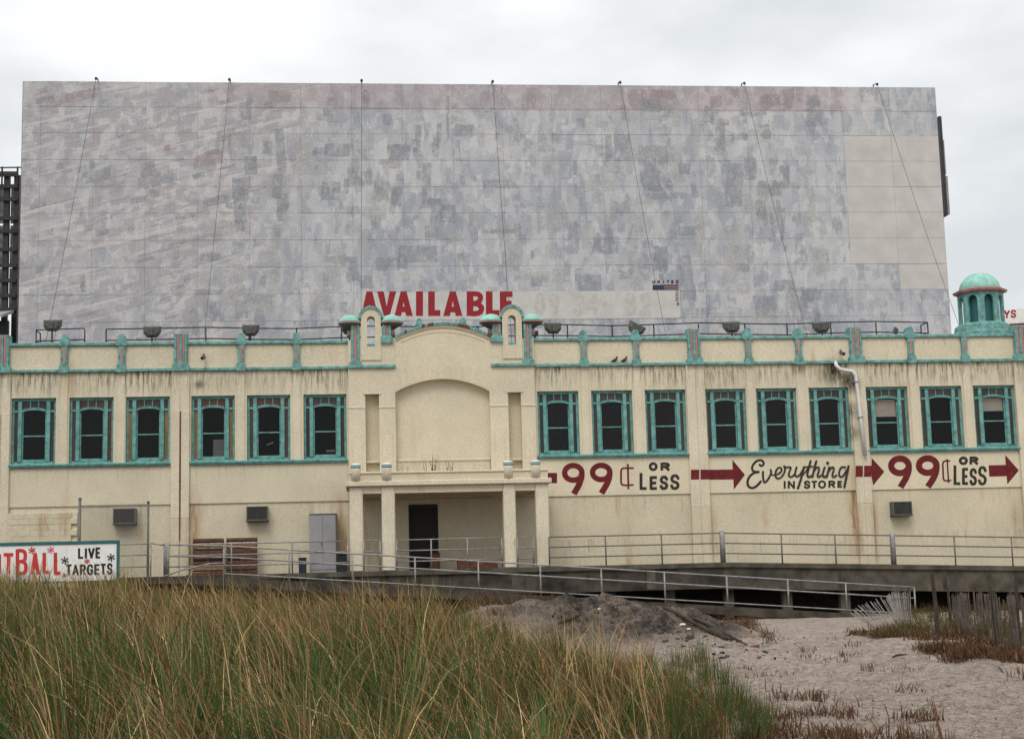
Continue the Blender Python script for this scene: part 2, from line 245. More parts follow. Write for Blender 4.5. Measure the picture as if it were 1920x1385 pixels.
# ------------------------------------------------------------------ mesh helpers
class MB:
    def __init__(s): s.v = []; s.f = []
    def add(s, vs, fs):
        n = len(s.v); s.v += [tuple(map(float, p)) for p in vs]; s.f += [tuple(n+i for i in f) for f in fs]; return s
    def box(s, x0, x1, y0, y1, z0, z1):
        return s.add([(x0, y0, z0), (x1, y0, z0), (x1, y1, z0), (x0, y1, z0), (x0, y0, z1), (x1, y0, z1), (x1, y1, z1), (x0, y1, z1)],
                     [(0, 3, 2, 1), (4, 5, 6, 7), (0, 1, 5, 4), (1, 2, 6, 5), (2, 3, 7, 6), (3, 0, 4, 7)])
    def bbox(s, x0, x1, y0, y1, z0, z1, b=.01):      # box with its edges taken off
        xs = ((x0, x0+b, x1-b, x1), (y0, y0+b, y1-b, y1), (z0, z0+b, z1-b, z1)); P = []; F = []
        def q(a, b_, c, d): n = len(P); P.extend((a, b_, c, d)); F.append((n, n+1, n+2, n+3))
        X, Y, Z = xs
        # six main faces
        q((X[1], Y[0], Z[1]), (X[2], Y[0], Z[1]), (X[2], Y[0], Z[2]), (X[1], Y[0], Z[2])); q((X[2], Y[3], Z[1]), (X[1], Y[3], Z[1]), (X[1], Y[3], Z[2]), (X[2], Y[3], Z[2]))
        q((X[0], Y[2], Z[1]), (X[0], Y[1], Z[1]), (X[0], Y[1], Z[2]), (X[0], Y[2], Z[2])); q((X[3], Y[1], Z[1]), (X[3], Y[2], Z[1]), (X[3], Y[2], Z[2]), (X[3], Y[1], Z[2]))
        q((X[1], Y[1], Z[3]), (X[2], Y[1], Z[3]), (X[2], Y[2], Z[3]), (X[1], Y[2], Z[3])); q((X[1], Y[2], Z[0]), (X[2], Y[2], Z[0]), (X[2], Y[1], Z[0]), (X[1], Y[1], Z[0]))
        # twelve chamfers
        for ya, yb in ((1, 0), (2, 3)):
            for za, zb in ((1, 0), (2, 3)): q((X[1], Y[yb], Z[za]), (X[2], Y[yb], Z[za]), (X[2], Y[ya], Z[zb]), (X[1], Y[ya], Z[zb]))
            for xa, xb in ((1, 0), (2, 3)): q((X[xa], Y[yb], Z[1]), (X[xa], Y[yb], Z[2]), (X[xb], Y[ya], Z[2]), (X[xb], Y[ya], Z[1]))
        for xa, xb in ((1, 0), (2, 3)):
            for za, zb in ((1, 0), (2, 3)): q((X[xb], Y[1], Z[za]), (X[xb], Y[2], Z[za]), (X[xa], Y[2], Z[zb]), (X[xa], Y[1], Z[zb]))
        for xa, xb in ((1, 0), (2, 3)):
            for ya, yb in ((1, 0), (2, 3)):
                for za, zb in ((1, 0), (2, 3)):
                    n = len(P); P.extend(((X[xb], Y[ya], Z[za]), (X[xa], Y[yb], Z[za]), (X[xa], Y[ya], Z[zb]))); F.append((n, n+1, n+2))
        return s.add(P, F)
    def prism(s, poly, y0, y1):                       # polygon in (x, z) given a depth along y
        n = len(poly); vs = [(x, y0, z) for x, z in poly]+[(x, y1, z) for x, z in poly]
        fs = [tuple(range(n)), tuple(range(2*n-1, n-1, -1))]+[(i, n+i, n+(i+1) % n, (i+1) % n) for i in range(n)]
        return s.add(vs, fs)
    def hexa(s, pts): return s.add(pts, [(0, 3, 2, 1), (4, 5, 6, 7), (0, 1, 5, 4), (1, 2, 6, 5), (2, 3, 7, 6), (3, 0, 4, 7)])
    def tube(s, pts, r, n=8, cap=True):
        pts = [Vector(p) for p in pts]; rr = r if isinstance(r, (list, tuple)) else [r]*len(pts); vs = []; fs = []
        a = None
        for i, p in enumerate(pts):
            d = ((pts[i+1]-p) if i < len(pts)-1 else (p-pts[i-1])).normalized()
            if 0 < i < len(pts)-1: d = ((pts[i+1]-p).normalized()+(p-pts[i-1]).normalized()).normalized()
            if a is None: a = d.orthogonal().normalized()
            else: a = (a-d*a.dot(d)).normalized()
            b = d.cross(a)
            for k in range(n):
                t = 2*math.pi*k/n; vs.append(p+(a*math.cos(t)+b*math.sin(t))*rr[i])
        m = len(pts)
        for i in range(m-1):
            for k in range(n): fs.append((i*n+k, i*n+(k+1) % n, (i+1)*n+(k+1) % n, (i+1)*n+k))
        if cap: fs += [tuple(range(n-1, -1, -1)), tuple(range((m-1)*n, m*n))]
        return s.add(vs, fs)
    def lathe(s, prof, cx, cy, n=20, a0=0.0):
        vs = []; fs = []
        for r, z in prof:
            for k in range(n):
                t = a0+2*math.pi*k/n; vs.append((cx+r*math.cos(t), cy+r*math.sin(t), z))
        for i in range(len(prof)-1):
            for k in range(n): fs.append((i*n+k, i*n+(k+1) % n, (i+1)*n+(k+1) % n, (i+1)*n+k))
        fs += [tuple(range(n-1, -1, -1)), tuple(range((len(prof)-1)*n, len(prof)*n))]
        return s.add(vs, fs)
    def mesh(s, name, off=(0, 0, 0)):
        me = bpy.data.meshes.new(name); o = off
        me.from_pydata([(x-o[0], y-o[1], z-o[2]) for x, y, z in s.v], [], s.f); me.update(); return me
def wloc(o):
    p = Vector((0, 0, 0))
    while o is not None: p = p+o.location; o = o.parent
    return p
def obj(name, me, m, parent=None, loc=(0, 0, 0), smooth=False):
    o = bpy.data.objects.new(name, me); COL.objects.link(o); o.location = loc; o.parent = parent
    if m is not None and len(me.materials) == 0: me.materials.append(M[m] if isinstance(m, str) else m)
    if smooth:
        for p in me.polygons: p.use_smooth = True
    return o
def part(name, mb, m, parent, smooth=False):           # mb is in world coordinates; the parent chain is unrotated
    return obj(name, mb.mesh(name, wloc(parent)), m, parent, smooth=smooth)
def tag(o, label, cat, group=None, kind=None):
    if label: o['label'] = label
    if cat: o['category'] = cat
    if group: o['group'] = group
    if kind: o['kind'] = kind
    return o
def thing(name, label, cat, loc, group=None):
    o = bpy.data.objects.new(name, None); COL.objects.link(o); o.location = loc; o.empty_display_size = .2
    return tag(o, label, cat, group)
def struct(name, mb, m, smooth=False):
    o = obj(name, mb.mesh(name), m, None, smooth=smooth); o['kind'] = 'structure'; return o
def copytree(o, parent, loc):
    c = o.copy(); COL.objects.link(c); c.parent = parent; c.location = loc
    for ch in list(o.children): copytree(ch, c, ch.location)
    return c
def smoothstep(a, b, x):
    t = np.clip((x-a)/(b-a), 0, 1); return t*t*(3-2*t)
# ------------------------------------------------------------------ terrain
def noise2(x, y, s, seed=0.0):
    return np.array([mnoise.noise(Vector((a*s+seed, b*s-seed, seed*.37))) for a, b in zip(np.ravel(x), np.ravel(y))]).reshape(np.shape(x))
RIDGE = [(1.2, -19.0, .25), (2.7, -19.8, .85), (4.9, -20.8, 1.10), (6.3, -22.0, .82), (6.9, -24.3, .30), (7.2, -27.0, .04)]
def dune_edge(y): return np.interp(y, [-50, -45, -40, -36, -31, -27, -24, -20, -14, -8], [1.2, 2.2, 3.3, 4.3, 4.6, 4.0, 3.0, 2.0, 1.0, 0.0])
def dune_amp(y): return np.interp(y, [-52, -48, -44, -38, -32, -27, -23, -18, -12, -7], [.05, .15, .32, .62, .92, 1.12, 1.15, 1.05, .9, .9])
def dune_mask(x, y): return smoothstep(0.0, 4.5, dune_edge(y)-x)
def mound_h(x, y):
    h = np.zeros_like(x)
    for (x0, y0, h0), (x1, y1, h1) in zip(RIDGE[:-1], RIDGE[1:]):
        dx, dy = x1-x0, y1-y0; t = np.clip(((x-x0)*dx+(y-y0)*dy)/(dx*dx+dy*dy), 0, 1)
        d = np.hypot(x-(x0+t*dx), y-(y0+t*dy)); h = np.maximum(h, (h0+(h1-h0)*t)*np.exp(-(d/1.95)**2))
    return h
def terrain(x, y, fine=True):
    x = np.asarray(x, float); y = np.asarray(y, float)
    h = 0.02+0.13*smoothstep(-40, -10, y)+.05*noise2(x, y, .12, 3.0)
    m = dune_mask(x, y); m2 = smoothstep(-1, 9, -x)
    far_ = smoothstep(-40, -28, y)
    crest = np.interp(x, [-12, -7, -5.5, -4.3, -2.6, -.9, .35, 1.3, 3.0], [.14, .10, .06, -.08, -.20, -.27, -.08, -.10, -.05])
    dn = (dune_amp(y)+far_*crest)*(m*.86+.20*m*m2)*(1+.14*noise2(x, y, .22, 1.7))
    mo = mound_h(x, y); h = np.maximum(h+dn, h+mo*.999)
    # low swell under the fences on the right
    h = h+.22*np.exp(-(((x-11.8)/2.6)**2+((y+27)/4.5)**2))
    if fine:
        k = .03+.15*np.clip(mo*1.4, 0, 1)+.02*m
        tr = smoothstep(3.5, 5.5, x)*(1-smoothstep(10.5, 12.5, x))*(1-np.clip(mo*2, 0, 1)); v_ = x+.24*y+.35*noise2(x, y, .25, 2.9)      # wheel ruts that wind down the path
        h = h+.022*tr*np.sin(v_*3.4)+.016*tr*np.sin(v_*8.1+1)
        h = h-.10*tr*np.clip(noise2(x, y, 2.3, 17.0)-.15, 0, 1)*2
        h = h+k*noise2(x, y, 1.7, 5.0)+.5*k*noise2(x, y, 4.1, 8.0)
    return h
def axis(segs):
    out = []
    for a, b, st in segs: out += list(np.arange(a, b, st))
    return np.array(out+[segs[-1][1]])
gx = axis([(-1200, -200, 200), (-200, -40, 20), (-40, -16, 2), (-16, -9, .5), (-9, 14, .125), (14, 24, .4), (24, 60, 4), (60, 200, 20), (200, 1200, 200)])
gy = axis([(-1000, -200, 200), (-200, -70, 13), (-70, -54, 2), (-54, -14, .14), (-14, -2, .3), (-2, 60, 5), (60, 200, 20), (200, 1500, 200)])
GX, GY = np.meshgrid(gx, gy); GZ = terrain(GX, GY)
GZ = np.where(GY > -3.0, np.minimum(GZ, .12), GZ); far = (np.abs(GX) > 40) | (GY < -60) | (GY > 10); GZ = np.where(far, .05, GZ)
me = bpy.data.meshes.new('ground'); nx, ny = len(gx), len(gy)
idx = np.arange(nx*ny).reshape(ny, nx); F = np.stack([idx[:-1, :-1], idx[:-1, 1:], idx[1:, 1:], idx[1:, :-1]], -1).reshape(-1, 4)
def fast_mesh(me, V, F, col=None, cname='Col'):
    V = np.asarray(V, np.float32); F = np.asarray(F, np.int32); k = F.shape[1]
    me.vertices.add(len(V)); me.vertices.foreach_set('co', V.ravel()); me.loops.add(F.size); me.loops.foreach_set('vertex_index', F.ravel())
    me.polygons.add(len(F)); me.polygons.foreach_set('loop_start', np.arange(0, F.size, k, dtype=np.int32)); me.polygons.foreach_set('loop_total', np.full(len(F), k, np.int32))
    me.update(calc_edges=True)
    if col is not None:
        a = me.color_attributes.new(cname, 'FLOAT_COLOR', 'POINT'); c4 = np.ones((len(V), 4), np.float32); c4[:, :3] = col; a.data.foreach_set('color', c4.ravel())
    return me
cov = np.zeros((nx*ny, 3)); gm = dune_mask(GX, GY); patch = noise2(GX, GY, .5, 11.0)
mo_all = mound_h(GX, GY)
cov[:, 0] = (smoothstep(.10, .35, gm+.12*patch)*.95).ravel()*(1-smoothstep(.05, .3, mo_all).ravel())
cov[:, 1] = (smoothstep(.08, .5, mo_all+.18*noise2(GX, GY, .9, 4.4))*smoothstep(1.6, 4.2, GX+1.1*noise2(GX, GY, .6, 2.2))*.95).ravel()
fast_mesh(me, np.stack([GX.ravel(), GY.ravel(), GZ.ravel()], -1), F, cov, 'cover')
ground = obj('ground', me, 'sand', smooth=True); ground['kind'] = 'structure'
def gz(x, y): return float(terrain(np.array([x]), np.array([y]))[0])
def on_ground(px, py):                               # photo pixel -> point where its ray meets the terrain
    d = ray(px, py); d = d/np.linalg.norm(d); t = 4.0
    ts = np.arange(4, 60, .05); P = CAM[None]+ts[:, None]*d[None]; Z = terrain(P[:, 0], P[:, 1]); k = np.argmax(P[:, 2] < Z)
    return P[k] if P[k, 2] < Z[k] else P[-1]
# ------------------------------------------------------------------ boardwalk deck and ramp
DZ = 2.03
def deck_z(x): return DZ if x < 12.3 else DZ-(x-12.3)*.0365
mb = MB()
mb.box(-9.0, 12.3, -3.2, -.02, DZ-.16, DZ)
def slab(mb, x0, x1, y0, y1, za0, za1, zb0, zb1): return mb.hexa([(x0, y0, za0), (x1, y0, zb0), (x1, y1, zb0), (x0, y1, za0), (x0, y0, za1), (x1, y0, zb1), (x1, y1, zb1), (x0, y1, za1)])
slab(mb, 12.3, 32, -3.2, -.02, DZ-.16, DZ, deck_z(32)-.16, deck_z(32))
deck = struct('boardwalk_deck', mb, 'concrete')
mb = MB(); mb.box(-9.0, 12.28, -3.12, -2.85, DZ-.88, DZ-.163); part('fascia_beam', mb, 'concrete_dark', deck)
mb = MB(); slab(mb, 12.29, 32, -3.12, -2.85, DZ-.90, DZ-.163, deck_z(32)-.90, deck_z(32)-.163); part('fascia_beam', mb, 'concrete', deck)
for x in np.arange(-8, 31, 2.05):
    mb = MB(); mb.bbox(x-.17, x+.17, -2.83, -2.5, -.3, deck_z(x)-.17, .02); part('pier', mb, 'concrete', deck)
mb = MB(); mb.box(-9.0, 32, -.2, -.125, -.4, 1.3); part('void_shade_sheet', mb, 'post_dark', deck)  # near-black sheet before the pale wall foot, painting the shade under the deck
for x, wd in ((-3.2, .5), (.2, .35), (2.2, .3), (5.0, .45), (7.4, .28), (9.6, .3), (14.9, .12), (16.3, .1), (20.0, .14), (22.6, .1)):
    mb = MB(); zz = deck_z(x+wd); mb.box(x, x+wd, -3.128, -3.121, zz-.84, zz-.17); part('patch', mb, 'concrete' if x < 12 else 'concrete_dark', deck)
RZ = lambda x: DZ-.02-(x+5.6)*.0838
mb = MB(); slab(mb, -5.6, 19.0, -4.95, -3.35, RZ(-5.6)-.22, RZ(-5.6), RZ(19)-.22, RZ(19)); ramp_o = struct('ramp', mb, 'concrete_dark')
mb = MB(); slab(mb, -5.6, 19.0, -5.06, -4.955, RZ(-5.6)-.24, RZ(-5.6)+.04, RZ(19)-.24, RZ(19)+.04); part('kerb', mb, 'concrete_dark', ramp_o)
mb = MB(); mb.box(-9.0, -5.6, -4.95, -3.21, DZ-.24, DZ-.02); part('landing', mb, 'concrete_dark', ramp_o)
for x in (-4, -1, 2, 5, 8):
    mb = MB(); mb.box(x-.14, x+.14, -4.8, -3.5, -.3, RZ(x)-.235); part('pier', mb, 'concrete', ramp_o)
# ------------------------------------------------------------------ railings
def railing(name, label, posts, Y, rails, group=None, r=.024, m='galv', dirx=1, ends=True):
    """posts: (x, ztop, zbot, kind); rails: heights below the top"""
    t = thing(name, label, 'railing', (posts[0][0], Y, posts[0][2]), group)
    for x, zt, zb, k in posts:
        mb = MB()
        if k == 'thick': mb.lathe([(.095, zb), (.095, zt+.05), (.07, zt+.075), (.001, zt+.08)], x, Y, 14)
        else: mb.tube([(x, Y, zb), (x, Y, zt)], r*1.1)
        part('post', mb, 'galv' if k == 'thick' else m, t, smooth=True)
        if k != 'thick':
            mb = MB(); mb.lathe([(.055, zb), (.055, zb+.012)], x, Y, 10); part('foot_plate', mb, m, t)
    for d in rails:
        pts = []
        for i, (x, zt, zb, k) in enumerate(posts): pts.append((x, Y-.002*(d > 0), zt-d))
        mb = MB(); mb.tube(pts, r*.92); part('rail', mb, m, t, smooth=True)
    return t
xs = [(6.30, ''), (8.24, ''), (10.18, ''), (12.30, 'thick'), (14.38, ''), (16.28, ''), (18.33, 'thick'), (20.55, ''), (22.62, ''), (24.7, 'thick'), (26.8, ''), (28.9, '')]
railing('deck_railing', 'long three rail pipe railing along deck below the red and black painted prices', [(x, deck_z(x)+1.0, deck_z(x), k) for x, k in xs], -3.0, (0, .345, .69), m='galv_dark')
px3 = lambda x: float(onY(x, 1040, -3.0)[0])
railing('deck_railing', 'pipe railing in front of the grey cabinet and pallets', [(px3(x), DZ+1.03, DZ, k) for x, k in ((312, 'thick'), (434, ''), (548, ''), (652, ''))], -3.0, (0, .36, .72))
railing('porch_railing', 'narrow pipe rail between the two porch columns beside the grey cabinet', [(px3(x), DZ+1.02, DZ, '') for x in (682, 713)], -2.9, (0, .36))
railing('porch_railing', 'wide pipe railing across the porch opening in front of the dark door', [(px3(x), DZ+1.02, DZ, '') for x in (744, 809, 877, 942)], -2.9, (0, .36, .72))
railing('porch_railing', 'narrow pipe rail between the two porch columns nearest the painted prices', [(px3(x), DZ+1.02, DZ, '') for x in (971, 1001)], -2.9, (0, .36, .72))
ramp_posts = [(-6.20, 3.02, RZ(-5.6), '')]+[(x, RZ(x)+1.03, RZ(x)-.05, '') for x in (-4.44, -2.36, -.34, 1.68, 3.74, 5.77, 7.78, 9.88, 11.97, 14.03, 16.0, 18.35)]
rr = railing('ramp_railing', 'sloping pipe railing down the ramp from the landing to the sand', ramp_posts, -4.75, (0, .36), r=.027)
mb = MB(); mb.tube([(x, -4.76, zt-.88) for x, zt, zb, k in ramp_posts[1:]], .022); part('rail', mb, 'galv', rr, True)
mb = MB(); a = onY(290, 1086, -4.85); b = onY(392, 1056.5, -4.85); c_ = onY(420, 1055.5, -4.85); mb.tube([a, (a+b)/2+(0, 0, .05), b, c_], .024); part('handrail', mb, 'galv', rr, True)
pl = lambda x, y: onY(x, y, -3.4)
lp = [(float(pl(x, 1050)[0]), 3.10, 1.85, '') for x in (190, 284)]
lr = railing('gate_railing', 'short pipe railing between the target sign and the chain link gate', lp, -3.6, (0, .36, .74))
mb = MB(); mb.tube([(lp[1][0], -3.5, 3.12), (lp[1][0]+.32, -3.5, 3.06), (lp[1][0]+.42, -3.4, 3.05)], .024); part('handrail', mb, 'galv', lr, True)
# ------------------------------------------------------------------ flat painted lettering (strokes and polygons laid on a wall plane)
def catmull(pts, n=7):
    p = [np.array(q, float) for q in pts]; out = []
    for i in range(len(p)-1):
        a = p[max(i-1, 0)]; b = p[i]; c = p[i+1]; d = p[min(i+2, len(p)-1)]
        for k in range(n):
            t = k/n; out.append(.5*((2*b)+(-a+c)*t+(2*a-5*b+4*c-d)*t*t+(-a+3*b-3*c+d)*t**3))
    return out+[p[-1]]
class Paint:
    """polygons in photo pixels, laid on the plane y = Y; later shapes sit a hair in front of earlier ones"""
    def __init__(s, Y, tf=None): s.Y = Y; s.k = 0; s.mb = MB(); s.tf = tf or (lambda x, y: (x, y))
    def P(s, x, y): q = s.tf(x, y); s.k += .00002; return onY(q[0], q[1], s.Y-.0005-s.k)
    def poly(s, pts):
        s.k += .0004; s.mb.add([s.P(*p) for p in pts], [tuple(range(len(pts)))]); return s
    def stroke(s, pts, wd, smooth=True, closed=False, flat=False):
        s.k += .0004
        if closed: pts = list(pts)+[pts[0]]
        q = catmull(pts) if smooth else [np.array(p, float) for p in pts]
        if not smooth:
            for a, b in zip(q[:-1], q[1:]):
                s.k += .0003; d = (b-a)/np.linalg.norm(b-a); n = np.array([-d[1], d[0]])*wd/2; e = d*(0 if flat else wd*.32)
                s.mb.add([s.P(*p) for p in (a-e+n, b+e+n, b+e-n, a-e-n)], [(0, 1, 2, 3)])
            return s
        W_ = wd if callable(wd) else (lambda t: wd)
        vs = []; m = len(q)
        for i in range(m):
            d = q[min(i+1, m-1)]-q[max(i-1, 0)]; d = d/max(np.linalg.norm(d), 1e-6); n = np.array([-d[1], d[0]])*W_(i/(m-1))/2
            vs += [s.P(*(q[i]+n)), s.P(*(q[i]-n))]
        s.mb.add(vs, [(2*i, 2*i+1, 2*i+3, 2*i+2) for i in range(m-1)])
        if not closed and not flat:
            for i, sg in ((0, -1), (m-1, 1)):
                d = q[min(i+1, m-1)]-q[max(i-1, 0)]; a0 = math.atan2(d[1], d[0]); r = W_(i/(m-1))/2
                s.mb.add([s.P(*(q[i]+r*np.array([math.cos(a0+t), math.sin(a0+t)]))) for t in [(-math.pi/2+math.pi*k/6)+(0 if sg > 0 else math.pi) for k in range(7)]], [tuple(range(7))])
        return s
    def ellipse(s, cx, cy, rx, ry, wd, n=16):
        q = [(cx+rx*math.cos(2*math.pi*k/n), cy+ry*math.sin(2*math.pi*k/n)) for k in range(n)]; vs = []; s.k += .0004
        for k in range(48):
            t = 2*math.pi*k/48; vs += [s.P(cx+(rx+wd/2)*math.cos(t), cy+(ry+wd/2)*math.sin(t)), s.P(cx+(rx-wd/2)*math.cos(t), cy+(ry-wd/2)*math.sin(t))]
        s.mb.add(vs, [(2*k, 2*k+1, (2*k+3) % 96, (2*k+2) % 96) for k in range(48)]); return s
    def disc(s, cx, cy, rx, ry):
        s.k += .0004; s.mb.add([s.P(cx+rx*math.cos(2*math.pi*k/20), cy+ry*math.sin(2*math.pi*k/20)) for k in range(20)], [tuple(range(20))]); return s
    def letter(s, ch, x0, y0, x1, y1, wd):
        i = wd/2; ax, ay, bx, by = x0+i, y0+i, x1-i, y1-i
        m = lambda p: (ax+(bx-ax)*p[0], by+(ay-by)*p[1])
        for kind, pts in FONT[ch]:
            if kind == 'O': s.ellipse((ax+bx)/2, (ay+by)/2, (bx-ax)/2, (by-ay)/2, wd)
            else: s.stroke([m(p) for p in pts], wd, smooth=(kind == 's'))
        return s
    def out(s, name, m, parent): return part(name, s.mb, m, parent)
_S = [(.97, .80), (.78, .97), (.5, 1), (.2, .95), (.05, .76), (.2, .57), (.5, .5), (.8, .43), (.97, .25), (.8, .05), (.5, 0), (.2, .03), (.02, .2)]
FONT = {'S': [('s', _S)], 'L': [('l', [(0, 1), (0, 0), (1, 0)])], 'E': [('l', [(0, 0), (0, 1)]), ('l', [(0, 1), (1, 1)]), ('l', [(0, .5), (.85, .5)]), ('l', [(0, 0), (1, 0)])],
 'I': [('l', [(.5, 0), (.5, 1)])], 'N': [('l', [(0, 0), (0, 1)]), ('l', [(0, 1), (1, 0)]), ('l', [(1, 0), (1, 1)])], 'T': [('l', [(0, 1), (1, 1)]), ('l', [(.5, 1), (.5, 0)])],
 'O': [('O', None)], 'R': [('l', [(0, 0), (0, 1)]), ('s', [(0, 1), (.55, 1), (.9, .92), (1, .75), (.88, .57), (.55, .5), (0, .5)]), ('l', [(.5, .48), (1, 0)])],
 'P': [('l', [(0, 0), (0, 1)]), ('s', [(0, 1), (.55, 1), (.9, .92), (1, .75), (.88, .57), (.55, .5), (0, .5)])],
 'B': [('l', [(0, 0), (0, 1)]), ('s', [(0, 1), (.55, 1), (.85, .93), (.93, .77), (.85, .6), (.55, .53), (0, .53)]), ('s', [(0, .52), (.6, .52), (.92, .43), (1, .26), (.92, .08), (.6, 0), (0, 0)])],
 'D': [('l', [(0, 0), (0, 1)]), ('s', [(0, 1), (.5, 1), (.88, .85), (1, .5), (.88, .15), (.5, 0), (0, 0)])],
 'G': [('s', [(.97, .78), (.8, .97), (.5, 1), (.15, .88), (0, .5), (.15, .12), (.5, 0), (.85, .08), (.98, .3)]), ('l', [(.98, .3), (.98, .45), (.6, .45)])],
 'U': [('s', [(0, 1), (0, .6), (.03, .25), (.25, .03), (.5, 0), (.75, .03), (.97, .25), (1, .6), (1, 1)])], 'A': [('l', [(0, 0), (.5, 1)]), ('l', [(.5, 1), (1, 0)]), ('l', [(.25, .3), (.75, .3)])],
 'V': [('l', [(0, 1), (.5, 0)]), ('l', [(.5, 0), (1, 1)])], 'Y': [('l', [(0, 1), (.5, .45)]), ('l', [(1, 1), (.5, .45)]), ('l', [(.5, .45), (.5, 0)])],
 '0': [('O', None)], '9': [('s', [(.95, .7), (.75, .97), (.4, 1), (.08, .85), (.05, .62), (.3, .45), (.65, .48), (.95, .7), (.9, .35), (.6, 0)])],
 '3': [('s', [(.05, .85), (.3, 1), (.7, 1), (.95, .8), (.75, .56), (.45, .52)]), ('s', [(.45, .52), (.8, .47), (1, .25), (.75, .02), (.35, 0), (.02, .15)])],
 '4': [('l', [(.75, 0), (.75, 1)]), ('l', [(.75, 1), (0, .3)]), ('l', [(0, .3), (1, .3)])], '-': [('l', [(.1, .5), (.9, .5)])],
 '8': [('s', [(.5, .53), (.15, .65), (.12, .88), (.5, 1), (.88, .88), (.85, .65), (.5, .53), (.08, .36), (.08, .1), (.5, 0), (.92, .1), (.92, .36), (.5, .53)])],
 '2': [('s', [(.05, .8), (.25, .98), (.6, 1), (.92, .82), (.85, .55), (.4, .25), (.02, 0)]), ('l', [(.02, 0), (1, 0)])]}
# ------------------------------------------------------------------ the store building
Z_LEDGE, Z_SILL, Z_WT, Z_COR, Z_COP, Z_PIL = 4.57, 5.94, 8.40, 9.27, 10.24, 10.63
bld = thing('store_building', 'long cream stucco store with teal window frames and parapet trim', 'building', (3.0, 0, .1))
WX = [([-18.55, -16.55, -14.55], 1.53), ([-12.25, -10.26, -8.30], 1.53), ([-6.02, -4.06, -2.06], 1.53), ([6.39, 8.38, 10.37], 1.52), ([12.62, 14.54, 16.54], 1.53), ([18.70, 20.80, 22.87], 1.63), ([25.2, 27.25, 29.3], 1.58)]
BIG = [(-18.85, .28), (-12.58, .30), (-6.39, .31), (12.27, .345), (18.42, .285), (24.82, .32), (31.1, .3)]
SPAN = [(-18.85, -12.58), (-12.58, -6.39), (-6.39, -.45), (6.30, 12.27), (12.27, 18.42), (18.42, 24.82), (24.82, 31.1)]
SMALL = [(-16.8, -14.8), (-10.45, -8.46), (-4.27, -2.29), (8.15, 10.10), (14.32, 16.24), (20.55, 22.63), (27.0, 29.05)]
# --- one window, local origin at the middle of the opening's foot on the wall face
def make_window(ww, H=2.33):
    h = ww/2; y0, y1 = .11, .20
    mb = MB(); mb.bbox(-h, -h+.085, y0, y1, 0, H, .02); mb.bbox(h-.085, h, y0, y1, 0, H, .02); mb.bbox(-h+.086, h-.086, y0, y1, H-.10, H, .008); mb.bbox(-h+.086, h-.086, y0, y1, 0, .085, .008)
    wd = obj('window', mb.mesh('window'), 'teal_window'); ci = .42*ww/1.53; co = ci+.135
    for s in (-1, 1):
        mb = MB(); a, b = sorted((s*ci, s*co)); mb.bbox(a, b, y0-.03, y1-.003, .087, H-.102, .012); obj('mullion', mb.mesh('mullion'), 'teal_window', wd)
        a, b = sorted((s*(co+.001), s*(h-.086))); mb = MB(); mb.bbox(a, b, y0-.01, y1-.004, H-.50, H-.42, .008); obj('transom', mb.mesh('transom'), 'teal_window', wd)
        mb = MB(); mb.box(a, b, .155, .165, .086, H-.501); obj('side_pane', mb.mesh('side_pane'), 'brown_glass', wd)
        mb = MB(); mb.box(a, b, .155, .165, H-.419, H-.101); obj('top_pane', mb.mesh('top_pane'), 'brown_glass', wd)
        a, b = sorted((s*(ci-.001), s*(ci-.045))); mb = MB(); mb.bbox(a, b, y0+.04, y1+.02, .087, H-.5, .006); obj('stile', mb.mesh('stile'), 'teal_window', wd)
    zs = H-.52; arc = [(ci*math.cos(math.pi-k*math.pi/14)*.999, .105*math.sin(k*math.pi/14)) for k in range(15)]
    mb = MB(); mb.prism([(x, zs+z) for x, z in arc]+[(x, zs+.075+z*1.08) for x, z in reversed(arc)], y0-.035, y1-.02); ar = obj('arch_head', mb.mesh('arch_head'), 'teal_window', wd)
    mb = MB(); mb.prism([(x*.999, zs+.05+z*1.05) for x, z in arc]+[(x*.999, zs+.064+z*1.06) for x, z in reversed(arc)], y0-.047, y0-.034); obj('arch_bead', mb.mesh('arch_bead'), 'teal_window', ar)
    mb = MB(); mb.prism([(x*.998, zs+z*1.0) for x, z in arc]+[(ci*.998, zs+.02), (ci*.998, zs-.001), (-ci*.998, zs-.001)], .128, .131)
    for k in range(3):
        a = -ci+.002+k*2*ci/3; mb = MB(); mb.box(a, a+2*ci/3-.004, .156, .166, zs+.1, H-.101); obj('top_light', mb.mesh('top_light'), 'brown_glass', wd)
    for k in (1, 2):
        a = -ci+k*2*ci/3; mb = MB(); mb.box(a-.014, a+.014, .13, .155, zs+.11, H-.101); obj('muntin', mb.mesh('muntin'), 'teal_window', wd)
    zm = H-1.335
    mb = MB(); mb.bbox(-ci+.046, ci-.046, y0+.035, y1, zm-.022, zm+.022, .006); obj('meeting_rail', mb.mesh('meeting_rail'), 'teal_window', wd)
    mb = MB(); mb.bbox(-ci+.046, ci-.046, y0+.05, y1+.01, .087, .17, .008); obj('bottom_rail', mb.mesh('bottom_rail'), 'teal_window', wd)
    mb = MB(); mb.box(-ci+.046, ci-.046, .162, .166, zm+.023, zs+.10); obj('pane', mb.mesh('pane'), 'glass', wd)
    mb = MB(); mb.box(-ci+.046, ci-.046, .182, .186, .171, zm-.023); obj('pane', mb.mesh('pane'), 'glass', wd)
    return wd
BASE = wloc(bld)
protos = {}; windows = []
def setmat(o, m): o.material_slots[0].link = 'OBJECT'; o.material_slots[0].material = M[m]
SIDE = {3: ('brown_glass', 'brown_glass'), 4: ('brown_glass', 'red_glass'), 5: ('amber', 'amber'), 6: ('amber', 'amber'), 7: ('brown_glass', 'brown_glass'), 8: ('dark_glass', 'dark_glass'), 9: ('dark_glass', 'dark_glass')}
